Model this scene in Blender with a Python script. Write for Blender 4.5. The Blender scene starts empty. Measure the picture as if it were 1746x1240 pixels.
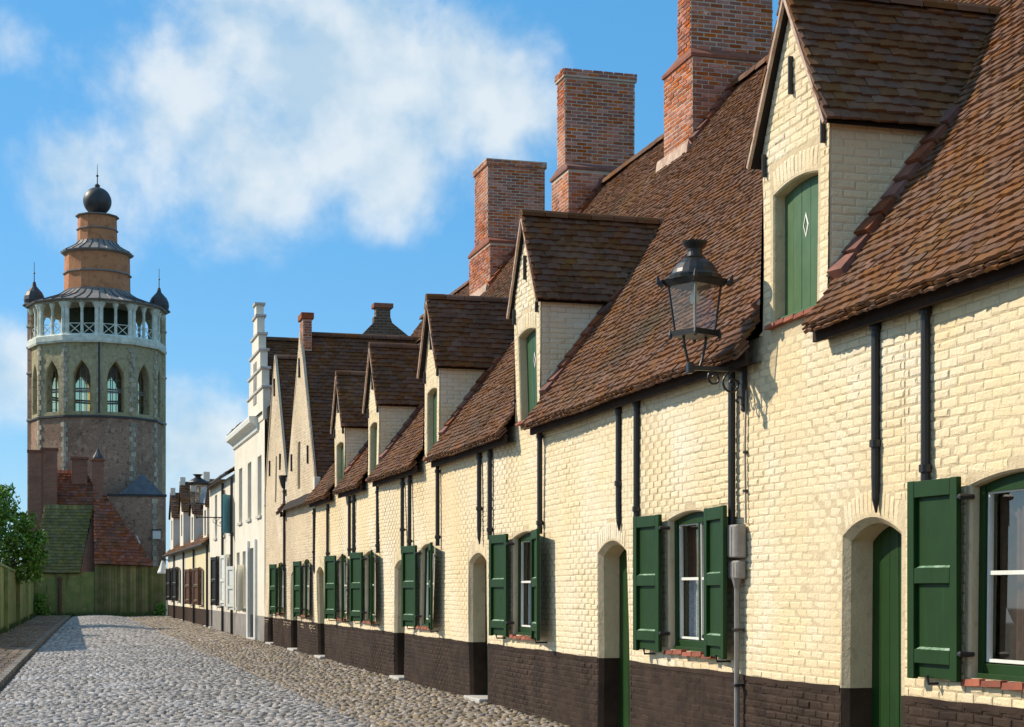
import bpy, math, random
import numpy as np
from mathutils import Matrix, Vector

random.seed(7)
rng = np.random.default_rng(11)
PI = math.pi
scene = bpy.context.scene

# ------------------------------------------------------------------ camera
YAW = math.atan(780 / 2783.0)
EYE = 1.65
cam_data = bpy.data.cameras.new('camera')
cam_data.sensor_width = 36.0
cam_data.lens = 36.0 * 2783.0 / 1746.0
cam_data.shift_y = 388.0 / 1746.0
cam_data.clip_start = 0.1
cam_data.clip_end = 6000.0
cam = bpy.data.objects.new('camera', cam_data)
scene.collection.objects.link(cam)
cam.location = (0, 0, EYE)
cam.rotation_euler = (PI / 2, 0, -YAW)
scene.camera = cam

# ------------------------------------------------------------------ sun and sky
SUN = Vector((-1.0, 0.68, 0.90)).normalized()
sun_el = math.asin(SUN.z)
sun_az = math.atan2(SUN.x, SUN.y)            # from +Y towards +X
sun_data = bpy.data.lights.new('sun', 'SUN')
sun_data.energy = 5.0
sun_data.angle = math.radians(0.53)
sun_data.color = (1.0, 0.89, 0.73)
sun = bpy.data.objects.new('sun', sun_data)
scene.collection.objects.link(sun)
sun.rotation_euler = SUN.to_track_quat('Z', 'Y').to_euler()
sun.location = (-30, 30, 40)

world = bpy.data.worlds.new('World')
scene.world = world
world.use_nodes = True


def build_sky():
    nt = world.node_tree
    nt.nodes.clear()
    N = nt.nodes.new
    L = nt.links.new
    out = N('ShaderNodeOutputWorld')
    bg = N('ShaderNodeBackground')
    bg.inputs['Strength'].default_value = 0.122
    sky = N('ShaderNodeTexSky')
    sky.sky_type = 'NISHITA'
    sky.sun_disc = False
    sky.sun_elevation = sun_el
    sky.sun_rotation = sun_az
    sky.altitude = 50
    sky.air_density = 1.0
    sky.dust_density = 0.1
    sky.ozone_density = 3.0
    hs = N('ShaderNodeHueSaturation')
    hs.inputs['Saturation'].default_value = 1.12
    hs.inputs['Value'].default_value = 1.13
    flat = N('ShaderNodeMixRGB')
    flat.inputs['Fac'].default_value = 0.55
    flat.inputs['Color2'].default_value = (1.15, 3.5, 6.3, 1)
    L(sky.outputs[0], flat.inputs['Color1'])
    L(flat.outputs[0], hs.inputs['Color'])
    tc = N('ShaderNodeTexCoord')

    def math_node(op, a, b=None, clamp=False):
        m = N('ShaderNodeMath')
        m.operation = op
        m.use_clamp = clamp
        for i, v in enumerate((a, b)):
            if v is None:
                continue
            if isinstance(v, (int, float)):
                m.inputs[i].default_value = v
            else:
                L(v, m.inputs[i])
        return m.outputs[0]
    big = N('ShaderNodeTexNoise')
    big.inputs['Scale'].default_value = 7.0
    big.inputs['Detail'].default_value = 9.0
    big.inputs['Roughness'].default_value = 0.60
    big.inputs['Distortion'].default_value = 0.25
    L(tc.outputs['Generated'], big.inputs['Vector'])
    fine = N('ShaderNodeTexNoise')
    fine.inputs['Scale'].default_value = 26.0
    fine.inputs['Detail'].default_value = 6.0
    L(tc.outputs['Generated'], fine.inputs['Vector'])
    # cumulus masses: directions spread round the whole sky
    blobs = []

    def px(x, y, r, s=1.0):
        u = (x - 873) / 2783.0
        v = (1008 - y) / 2783.0
        d = Vector((math.sin(YAW) + u * math.cos(YAW), math.cos(YAW) - u * math.sin(YAW), v)).normalized()
        blobs.append((d, r / 2783.0, s))
    px(330, 180, 290, 0.95); px(540, 110, 290); px(790, 170, 210, 0.9); px(190, 280, 190, 0.85)
    px(420, 290, 180, 0.85); px(430, -40, 280, 0.95); px(-10, 650, 130, 1.0); px(350, 780, 170, 0.95); px(680, 270, 170, 0.85)
    px(200, 130, 170, 0.8); px(20, 60, 130, 0.55); px(300, 700, 90, 0.7)
    r2 = random.Random(3)
    for k in range(36):  # clouds out of view, added in number to whiten the fill light
        az = r2.uniform(0.85, 2 * PI - 0.55)
        el = math.asin(r2.uniform(0.05, 0.98))
        blobs.append((Vector((math.sin(az) * math.cos(el), math.cos(az) * math.cos(el), math.sin(el))),
                      r2.uniform(0.14, 0.30), r2.uniform(0.7, 1.0)))
    acc = None
    nrm = N('ShaderNodeVectorMath')
    nrm.operation = 'NORMALIZE'
    L(tc.outputs['Generated'], nrm.inputs[0])
    for d, r, s in blobs:
        vm = N('ShaderNodeVectorMath')
        vm.operation = 'DISTANCE'
        L(nrm.outputs[0], vm.inputs[0])
        vm.inputs[1].default_value = d
        q = math_node('DIVIDE', vm.outputs['Value'], r)
        q = math_node('POWER', q, 1.7)
        q = math_node('SUBTRACT', 1.0, q, True)
        q = math_node('MULTIPLY', q, s)
        acc = q if acc is None else math_node('MAXIMUM', acc, q)
    n1 = math_node('SUBTRACT', big.outputs['Fac'], 0.5)
    n2 = math_node('SUBTRACT', fine.outputs['Fac'], 0.5)
    tot = math_node('ADD', acc, math_node('MULTIPLY', n1, 2.5))
    tot = math_node('ADD', tot, math_node('MULTIPLY', n2, 0.75))
    gate = math_node('MULTIPLY', math_node('GREATER_THAN', acc, 0.0), 1.0)
    mr = N('ShaderNodeMapRange')
    mr.interpolation_type = 'SMOOTHSTEP'
    mr.inputs['From Min'].default_value = 0.14
    mr.inputs['From Max'].default_value = 0.95
    mr.inputs['To Max'].default_value = 0.82
    L(tot, mr.inputs['Value'])
    edge = math_node('MULTIPLY', acc, 4.0, True)
    fac = math_node('MULTIPLY', mr.outputs[0], edge)
    mix = N('ShaderNodeMixRGB')
    L(fac, mix.inputs['Fac'])
    L(hs.outputs[0], mix.inputs['Color1'])
    shade = N('ShaderNodeMixRGB')
    sm = N('ShaderNodeMapRange')
    sm.inputs['From Min'].default_value = 0.35
    sm.inputs['From Max'].default_value = 0.62
    L(fine.outputs['Fac'], sm.inputs['Value'])
    L(sm.outputs[0], shade.inputs['Fac'])
    shade.inputs['Color1'].default_value = (4.4, 5.6, 6.5, 1)
    shade.inputs['Color2'].default_value = (6.9, 7.3, 7.4, 1)
    L(shade.outputs[0], mix.inputs['Color2'])
    L(mix.outputs[0], bg.inputs['Color'])
    L(bg.outputs[0], out.inputs['Surface'])


build_sky()
scene.view_settings.view_transform = 'Standard'
scene.view_settings.look = 'None'
scene.view_settings.exposure = 0.06
scene.view_settings.gamma = 1.0
scene.view_settings.use_curve_mapping = False
scene.render.engine = 'CYCLES'

# ------------------------------------------------------------------ materials
MATS = {}


def mat(name, col, rough=0.8, var=None, noise=(6.0, 0.25), bump=None, spec=0.3, metal=0.0, island=0.0, obj=True,
        dirt=None, sat=0.0, patch=None):
    """col: base; var: second colour mixed by noise; island: brightness spread from piece to piece;
    bump: list of (scale, strength, distance); patch: (scale, colour, lo, hi)."""
    m = bpy.data.materials.new(name)
    m.use_nodes = True
    nt = m.node_tree
    N = nt.nodes.new
    L = nt.links.new
    b = nt.nodes['Principled BSDF']
    b.inputs['Roughness'].default_value = rough
    b.inputs['Metallic'].default_value = metal
    b.inputs['Specular IOR Level'].default_value = spec
    geo = N('ShaderNodeNewGeometry')
    pos = geo.outputs['Position']
    col4 = (*col, 1)
    cur = None

    def mixc(fac, c1, c2, blend='MIX'):
        mx = N('ShaderNodeMixRGB')
        mx.blend_type = blend
        for s, v in (('Fac', fac), ('Color1', c1), ('Color2', c2)):
            if isinstance(v, (int, float)):
                mx.inputs[s].default_value = v
            elif isinstance(v, tuple):
                mx.inputs[s].default_value = v if len(v) == 4 else (*v, 1)
            else:
                L(v, mx.inputs[s])
        return mx.outputs[0]

    def nz(scale, detail=5, rough_=0.6):
        n = N('ShaderNodeTexNoise')
        n.inputs['Scale'].default_value = 1.0 if isinstance(scale, tuple) else scale
        n.inputs['Detail'].default_value = detail
        n.inputs['Roughness'].default_value = rough_
        if isinstance(scale, tuple):
            n.inputs['Scale'].default_value = 1.0
            vm = N('ShaderNodeVectorMath')
            vm.operation = 'MULTIPLY'
            vm.inputs[1].default_value = scale
            L(pos, vm.inputs[0])
            L(vm.outputs[0], n.inputs['Vector'])
        else:
            L(pos, n.inputs['Vector'])
        return n.outputs['Fac']

    def ramp(v, lo, hi):
        r = N('ShaderNodeMapRange')
        r.interpolation_type = 'SMOOTHSTEP'
        r.inputs['From Min'].default_value = lo
        r.inputs['From Max'].default_value = hi
        L(v, r.inputs['Value'])
        return r.outputs[0]
    cur = col4
    if var:
        cur = mixc(ramp(nz(noise[0]), 0.5 - noise[1], 0.5 + noise[1]), col4, (*var, 1))
    if patch:
        for (sc, c2, lo, hi) in patch:
            cur = mixc(ramp(nz(sc, 6), lo, hi), cur, (*c2, 1))
    if island > 0:
        oi = N('ShaderNodeObjectInfo')
        ad = N('ShaderNodeMath'); ad.operation = 'ADD'
        L(geo.outputs['Random Per Island'], ad.inputs[0]); L(oi.outputs['Random'], ad.inputs[1])
        fr = N('ShaderNodeMath'); fr.operation = 'FRACT'
        L(ad.outputs[0], fr.inputs[0])
        mr = N('ShaderNodeMapRange')
        mr.inputs['To Min'].default_value = 1 - island
        mr.inputs['To Max'].default_value = 1 + island
        L(fr.outputs[0], mr.inputs['Value'])
        hs = N('ShaderNodeHueSaturation')
        L(mr.outputs[0], hs.inputs['Value'])
        if sat > 0:
            m7 = N('ShaderNodeMath'); m7.operation = 'MULTIPLY'; m7.inputs[1].default_value = 7.31
            L(fr.outputs[0], m7.inputs[0])
            f7 = N('ShaderNodeMath'); f7.operation = 'FRACT'; L(m7.outputs[0], f7.inputs[0])
            ms = N('ShaderNodeMapRange')
            ms.inputs['To Min'].default_value = 1 - sat
            ms.inputs['To Max'].default_value = 1 + sat
            L(f7.outputs[0], ms.inputs['Value'])
            L(ms.outputs[0], hs.inputs['Saturation'])
            mh = N('ShaderNodeMapRange')
            mh.inputs['To Min'].default_value = 0.5 - 0.02 * sat
            mh.inputs['To Max'].default_value = 0.5 + 0.02 * sat
            L(f7.outputs[0], mh.inputs['Value'])
            L(mh.outputs[0], hs.inputs['Hue'])
        if isinstance(cur, tuple):
            hs.inputs['Color'].default_value = cur
        else:
            L(cur, hs.inputs['Color'])
        cur = hs.outputs[0]
    if isinstance(cur, tuple):
        b.inputs['Base Color'].default_value = cur
    else:
        L(cur, b.inputs['Base Color'])
    if bump:
        prev = None
        for sc, st, di in bump:
            bp = N('ShaderNodeBump')
            bp.inputs['Strength'].default_value = st
            bp.inputs['Distance'].default_value = di
            L(nz(sc, 6), bp.inputs['Height'])
            if prev is not None:
                L(prev, bp.inputs['Normal'])
            prev = bp.outputs[0]
        L(prev, b.inputs['Normal'])
    MATS[name] = m
    return m


def brick_mat(name, c1, c2, mortar, bw=0.22, bh=0.07, patch=None):
    """brickwork too far off to pick the bricks apart, laid out in the mesh's UV in metres"""
    m = bpy.data.materials.new(name)
    m.use_nodes = True
    nt = m.node_tree
    N = nt.nodes.new
    L = nt.links.new
    b = nt.nodes['Principled BSDF']
    b.inputs['Roughness'].default_value = 0.9
    b.inputs['Specular IOR Level'].default_value = 0.2
    uv = N('ShaderNodeUVMap')
    bt = N('ShaderNodeTexBrick')
    bt.inputs['Scale'].default_value = 1.0
    bt.inputs['Brick Width'].default_value = bw
    bt.inputs['Row Height'].default_value = bh
    bt.inputs['Mortar Size'].default_value = bh * 0.13
    bt.inputs['Color1'].default_value = (*c1, 1)
    bt.inputs['Color2'].default_value = (*c2, 1)
    bt.inputs['Mortar'].default_value = (*mortar, 1)
    L(uv.outputs[0], bt.inputs['Vector'])
    cur = bt.outputs['Color']
    geo = N('ShaderNodeNewGeometry')
    for (sc, col, lo, hi) in (patch or []):
        n = N('ShaderNodeTexNoise')
        n.inputs['Scale'].default_value = sc
        n.inputs['Detail'].default_value = 7
        L(geo.outputs['Position'], n.inputs['Vector'])
        r = N('ShaderNodeMapRange')
        r.interpolation_type = 'SMOOTHSTEP'
        r.inputs['From Min'].default_value = lo
        r.inputs['From Max'].default_value = hi
        r.inputs['To Max'].default_value = 0.75
        L(n.outputs['Fac'], r.inputs['Value'])
        mx = N('ShaderNodeMixRGB')
        L(r.outputs[0], mx.inputs['Fac'])
        L(cur, mx.inputs['Color1'])
        mx.inputs['Color2'].default_value = (*col, 1)
        cur = mx.outputs[0]
    L(cur, b.inputs['Base Color'])
    bp = N('ShaderNodeBump')
    bp.inputs['Strength'].default_value = 0.6
    bp.inputs['Distance'].default_value = 0.01
    inv = N('ShaderNodeMath'); inv.operation = 'SUBTRACT'; inv.inputs[0].default_value = 1.0
    L(bt.outputs['Fac'], inv.inputs[1])
    L(inv.outputs[0], bp.inputs['Height'])
    L(bp.outputs[0], b.inputs['Normal'])
    MATS[name] = m
    return m


def glass_mat(name, tint, refl=0.12, solid=0.0, solid_col=(0.8, 0.75, 0.5)):
    m = bpy.data.materials.new(name)
    m.use_nodes = True
    nt = m.node_tree
    nt.nodes.clear()
    N = nt.nodes.new
    L = nt.links.new
    o = N('ShaderNodeOutputMaterial')
    t = N('ShaderNodeBsdfTransparent')
    t.inputs[0].default_value = (*tint, 1)
    g = N('ShaderNodeBsdfGlossy')
    g.inputs['Roughness'].default_value = 0.02
    lw = N('ShaderNodeLayerWeight')
    lw.inputs[0].default_value = 0.25
    mu = N('ShaderNodeMath'); mu.operation = 'MULTIPLY_ADD'
    L(lw.outputs['Fresnel'], mu.inputs[0])
    mu.inputs[1].default_value = 0.16
    mu.inputs[2].default_value = refl * 0.3
    mx = N('ShaderNodeMixShader')
    L(mu.outputs[0], mx.inputs[0])
    src = t.outputs[0]
    if solid > 0:
        tl = N('ShaderNodeBsdfTranslucent')
        tl.inputs[0].default_value = (*solid_col, 1)
        m2 = N('ShaderNodeMixShader')
        m2.inputs[0].default_value = solid
        L(t.outputs[0], m2.inputs[1])
        L(tl.outputs[0], m2.inputs[2])
        src = m2.outputs[0]
    L(src, mx.inputs[1])
    L(g.outputs[0], mx.inputs[2])
    L(mx.outputs[0], o.inputs[0])
    MATS[name] = m


CREAM = (0.83, 0.66, 0.39)
WEAR = [(0.7, (0.83, 0.74, 0.57), 0.50, 0.72), (2.4, (0.70, 0.56, 0.36), 0.58, 0.78), ((3.2, 3.2, 0.35), (0.62, 0.52, 0.33), 0.60, 0.80),
        (8.0, (0.58, 0.46, 0.28), 0.61, 0.76), (0.28, (0.80, 0.61, 0.35), 0.50, 0.70), (26.0, (0.52, 0.41, 0.25), 0.65, 0.77)]
mat('cream_paint', CREAM, 0.8, var=(0.81, 0.68, 0.48), noise=(1.1, 0.22), island=0.04, spec=0.2, patch=WEAR,
    bump=[(22, 0.55, 0.02), (60, 0.5, 0.009), (170, 0.3, 0.004)])
mat('cream_joint', (0.68, 0.54, 0.345), 0.85, var=(0.60, 0.475, 0.30), noise=(3.0, 0.22), spec=0.2,  # dirty joints; on the reveals the darker tone also stands in for shade
    patch=[(9.0, (0.44, 0.35, 0.21), 0.55, 0.75), (1.2, (0.74, 0.63, 0.42), 0.52, 0.72)],
    bump=[(22, 0.55, 0.02), (60, 0.5, 0.009), (170, 0.3, 0.004)])
mat('dingy_cream', (0.68, 0.545, 0.375), 0.85, var=(0.60, 0.47, 0.32), noise=(1.4, 0.22), island=0.09, spec=0.2,
    patch=[(2.4, (0.52, 0.39, 0.26), 0.54, 0.76), ((3.2, 3.2, 0.35), (0.50, 0.41, 0.28), 0.56, 0.78), (0.6, (0.74, 0.63, 0.48), 0.52, 0.7)],
    bump=[(22, 0.55, 0.02), (60, 0.5, 0.009)])
mat('tar_paint', (0.032, 0.020, 0.014), 0.7, var=(0.058, 0.036, 0.024), noise=(2.5, 0.2), island=0.15, spec=0.12,
    patch=[(14, (0.095, 0.065, 0.045), 0.62, 0.78)], bump=[(40, 0.5, 0.01), (160, 0.3, 0.004)])
mat('black_paint', (0.012, 0.011, 0.011), 0.5, var=(0.025, 0.02, 0.02), spec=0.35, bump=[(30, 0.4, 0.01)])
mat('roof_tile', (0.180, 0.080, 0.038), 0.85, var=(0.130, 0.063, 0.033), noise=(2.0, 0.25), island=0.20, sat=0.18, spec=0.2,
    patch=[(0.6, (0.185, 0.098, 0.048), 0.48, 0.70), (0.35, (0.085, 0.055, 0.030), 0.52, 0.72), (5, (0.055, 0.042, 0.022), 0.58, 0.76), (13, (0.20, 0.145, 0.085), 0.62, 0.74), (3.0, (0.12, 0.085, 0.040), 0.66, 0.82)],
    bump=[(60, 0.5, 0.006)])
mat('orange_tile', (0.42, 0.16, 0.065), 0.85, var=(0.24, 0.09, 0.04), noise=(4, 0.2), island=0.35, bump=[(60, 0.4, 0.005)])
mat('underlay', (0.03, 0.02, 0.015), 0.95)
mat('red_brick', (0.48, 0.165, 0.085), 0.88, var=(0.39, 0.125, 0.068), noise=(7, 0.2), island=0.34, sat=0.2, spec=0.2,
    patch=[(1.2, (0.30, 0.125, 0.085), 0.5, 0.7), (5, (0.58, 0.42, 0.32), 0.60, 0.76)], bump=[(70, 0.6, 0.006)])
mat('mortar', (0.58, 0.48, 0.36), 0.95, var=(0.46, 0.37, 0.29), noise=(5, 0.2), bump=[(60, 0.5, 0.006)])
mat('pink_mortar', (0.62, 0.47, 0.36), 0.95, var=(0.42, 0.27, 0.2), noise=(9, 0.2), bump=[(60, 0.5, 0.006)])
mat('flashing_tile', (0.26, 0.095, 0.055), 0.85, var=(0.17, 0.065, 0.042), noise=(8, 0.2), island=0.3, sat=0.2, bump=[(60, 0.5, 0.006)])
mat('green_paint', (0.012, 0.040, 0.006), 0.5, var=(0.014, 0.048, 0.008), noise=(4, 0.2), spec=0.22,
    patch=[((30.0, 30.0, 1.6), (0.018, 0.058, 0.011), 0.55, 0.75), ((8, 8, 3), (0.009, 0.026, 0.005), 0.58, 0.8), (45, (0.035, 0.08, 0.025), 0.70, 0.8)],
    bump=[((70.0, 70.0, 4.0), 0.35, 0.003), (25, 0.15, 0.004)])
mat('pale_green_paint', (0.06, 0.125, 0.045), 0.5, var=(0.08, 0.15, 0.06), noise=(5, 0.2), spec=0.4, bump=[(30, 0.2, 0.003)])
mat('mid_green_paint', (0.030, 0.085, 0.030), 0.5, var=(0.04, 0.10, 0.04), noise=(5, 0.2), spec=0.35)
mat('glint_ledge', (0.40, 0.52, 0.38), 0.5, var=(0.10, 0.22, 0.10), noise=(14, 0.15), spec=0.4)  # whitish tone paints the sun's glint on the shutter ledges
mat('white_paint', (0.80, 0.79, 0.72), 0.5, var=(0.74, 0.72, 0.64), noise=(6, 0.2), spec=0.35)
mat('white_wall', (0.78, 0.72, 0.60), 0.8, var=(0.70, 0.63, 0.50), noise=(1.2, 0.2), bump=[(20, 0.3, 0.01)],
    patch=[(3.5, (0.60, 0.53, 0.41), 0.58, 0.8), ((2.0, 2.0, 0.25), (0.56, 0.49, 0.38), 0.58, 0.8)])
mat('yellow_wall', (0.80, 0.68, 0.40), 0.8, var=(0.72, 0.62, 0.40), noise=(1.2, 0.2), bump=[(20, 0.3, 0.01)])
mat('grey_wall', (0.30, 0.28, 0.25), 0.85, var=(0.22, 0.2, 0.18), noise=(2, 0.2), bump=[(20, 0.3, 0.01)])
mat('brown_paint', (0.13, 0.055, 0.03), 0.5, var=(0.10, 0.045, 0.028))
mat('blue_paint', (0.10, 0.28, 0.36), 0.5, var=(0.08, 0.24, 0.32))
mat('red_sill', (0.34, 0.10, 0.055), 0.8, var=(0.24, 0.075, 0.045), noise=(8, 0.2), island=0.25, bump=[(50, 0.4, 0.006)])
mat('iron', (0.012, 0.012, 0.013), 0.45, var=(0.022, 0.018, 0.016), noise=(12, 0.2), spec=0.5)
mat('grey_metal', (0.30, 0.28, 0.25), 0.55, var=(0.22, 0.2, 0.18), noise=(9, 0.2), spec=0.4)
mat('brass', (0.42, 0.22, 0.10), 0.35, metal=0.8)
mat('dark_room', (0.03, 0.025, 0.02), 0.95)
mat('curtain_white', (0.62, 0.64, 0.66), 0.9, var=(0.4, 0.42, 0.46), noise=(60, 0.15))
mat('curtain_brown', (0.15, 0.08, 0.05), 0.9, var=(0.10, 0.055, 0.035), noise=(18, 0.2))
mat('white_stone', (0.58, 0.55, 0.50), 0.85, var=(0.42, 0.39, 0.34), noise=(7, 0.2), bump=[(50, 0.4, 0.005)])
mat('sett', (0.40, 0.355, 0.315), 0.6, var=(0.27, 0.235, 0.205), noise=(3.0, 0.25), island=0.40, sat=0.4, spec=0.3,
    patch=[(0.5, (0.46, 0.425, 0.40), 0.5, 0.7), ((0.9, 0.12, 1.0), (0.24, 0.22, 0.20), 0.55, 0.75), (4.0, (0.20, 0.17, 0.14), 0.62, 0.78)], bump=[(60, 0.5, 0.006)])
mat('cobble', (0.30, 0.240, 0.175), 0.7, var=(0.19, 0.145, 0.105), noise=(3.5, 0.25), island=0.42, sat=0.4, spec=0.35,
    bump=[(60, 0.5, 0.006)])
mat('clinker', (0.25, 0.175, 0.115), 0.8, var=(0.18, 0.125, 0.085), noise=(2.5, 0.25), island=0.3, sat=0.3, bump=[(60, 0.4, 0.005)])
mat('joint_sand', (0.085, 0.072, 0.055), 0.95, var=(0.13, 0.11, 0.08), noise=(9, 0.2), bump=[(70, 0.5, 0.01)])
mat('soil', (0.10, 0.085, 0.055), 0.95, var=(0.06, 0.07, 0.03), noise=(0.6, 0.2))
mat('kerb_stone', (0.25, 0.21, 0.165), 0.8, var=(0.17, 0.14, 0.11), noise=(6, 0.2), island=0.2, bump=[(50, 0.4, 0.005)])
mat('moss_wall', (0.29, 0.29, 0.105), 0.95, var=(0.17, 0.22, 0.065), noise=(1.8, 0.2),
    patch=[(4, (0.34, 0.31, 0.15), 0.56, 0.72), ((3, 3, .6), (0.12, 0.12, 0.05), 0.55, 0.72)], bump=[(20, 0.6, 0.02)], island=0.25)
mat('moss_tile', (0.165, 0.14, 0.05), 0.95, var=(0.11, 0.105, 0.038), noise=(2.5, 0.2), island=0.2, sat=0.15, bump=[(40, 0.5, 0.01)],
    patch=[(1.3, (0.18, 0.125, 0.05), 0.55, 0.7), (6, (0.20, 0.18, 0.08), 0.6, 0.72)])
mat('far_red_tile', (0.25, 0.078, 0.038), 0.9, var=(0.17, 0.06, 0.032), noise=(3, 0.2), island=0.28, sat=0.15, bump=[(40, 0.5, 0.01)],
    patch=[(0.9, (0.13, 0.07, 0.04), 0.5, 0.7), (5, (0.20, 0.13, 0.07), 0.6, 0.72)])
mat('board', (0.20, 0.175, 0.075), 0.9, var=(0.12, 0.135, 0.045), noise=(2.0, 0.2), island=0.3,
    patch=[(1.5, (0.24, 0.20, 0.09), 0.55, 0.7)], bump=[(30, 0.4, 0.006)])
mat('lead', (0.25, 0.23, 0.21), 0.6, var=(0.17, 0.155, 0.145), noise=(1.5, 0.25), spec=0.45, bump=[(8, 0.2, 0.02)])
mat('dark_lead', (0.055, 0.050, 0.048), 0.5, var=(0.035, 0.033, 0.033), noise=(2, 0.25), spec=0.45)
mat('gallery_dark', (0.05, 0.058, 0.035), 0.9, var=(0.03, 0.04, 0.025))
mat('slate', (0.12, 0.13, 0.14), 0.7, var=(0.08, 0.085, 0.095), noise=(3, 0.2))
mat('rust_drum', (0.58, 0.25, 0.11), 0.8, var=(0.47, 0.19, 0.085), noise=(1.6, 0.25), bump=[(14, 0.3, 0.02)],
    patch=[(3.0, (0.36, 0.14, 0.06), 0.50, 0.70), (8.0, (0.66, 0.34, 0.17), 0.58, 0.72), ((5, 5, .5), (0.30, 0.13, 0.07), 0.58, 0.75)])
mat('loggia_white', (0.78, 0.79, 0.70), 0.7, var=(0.52, 0.55, 0.44), noise=(3, 0.2))
mat('quoin_stone', (0.50, 0.45, 0.34), 0.9, var=(0.30, 0.26, 0.19), noise=(4, 0.2), island=0.3)
mat('bark', (0.06, 0.045, 0.03), 0.95, bump=[(14, 0.6, 0.02)])
mat('leaf', (0.15, 0.28, 0.035), 0.6, var=(0.09, 0.20, 0.025), noise=(1.3, 0.25), island=0.4, sat=0.15, spec=0.3)
mat('weed', (0.075, 0.115, 0.03), 0.7, island=0.4)
brick_mat('tower_brick', (0.40, 0.215, 0.13), (0.30, 0.16, 0.10), (0.38, 0.32, 0.24),
          patch=[(0.35, (0.20, 0.125, 0.085), 0.45, 0.7), (1.8, (0.46, 0.31, 0.21), 0.52, 0.66), (4.5, (0.13, 0.085, 0.06), 0.54, 0.68), (7.0, (0.50, 0.38, 0.28), 0.60, 0.70)])
brick_mat('tower_yellow_brick', (0.44, 0.37, 0.20), (0.36, 0.30, 0.17), (0.47, 0.42, 0.28),
          patch=[(0.4, (0.30, 0.26, 0.13), 0.45, 0.7), (1.8, (0.52, 0.44, 0.26), 0.52, 0.66), (4.5, (0.19, 0.16, 0.09), 0.54, 0.68), (7.0, (0.56, 0.50, 0.34), 0.60, 0.70)])
brick_mat('brown_brick', (0.135, 0.085, 0.055), (0.09, 0.06, 0.04), (0.20, 0.17, 0.13), 0.24, 0.085,
          patch=[(1.2, (0.07, 0.055, 0.035), 0.52, 0.7)])
brick_mat('far_red_brick', (0.30, 0.11, 0.065), (0.20, 0.08, 0.05), (0.30, 0.22, 0.16),
          patch=[(0.8, (0.19, 0.095, 0.065), 0.5, 0.7)])
glass_mat('window_glass', (0.9, 0.9, 0.88))
glass_mat('lantern_glass', (0.93, 0.93, 0.92), 0.25)
glass_mat('leaded_glass', (0.98, 0.95, 0.74), 0.05, solid=0.14, solid_col=(0.85, 0.78, 0.45))

# ------------------------------------------------------------------ helpers
C = scene.collection
ROOT = {}


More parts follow.
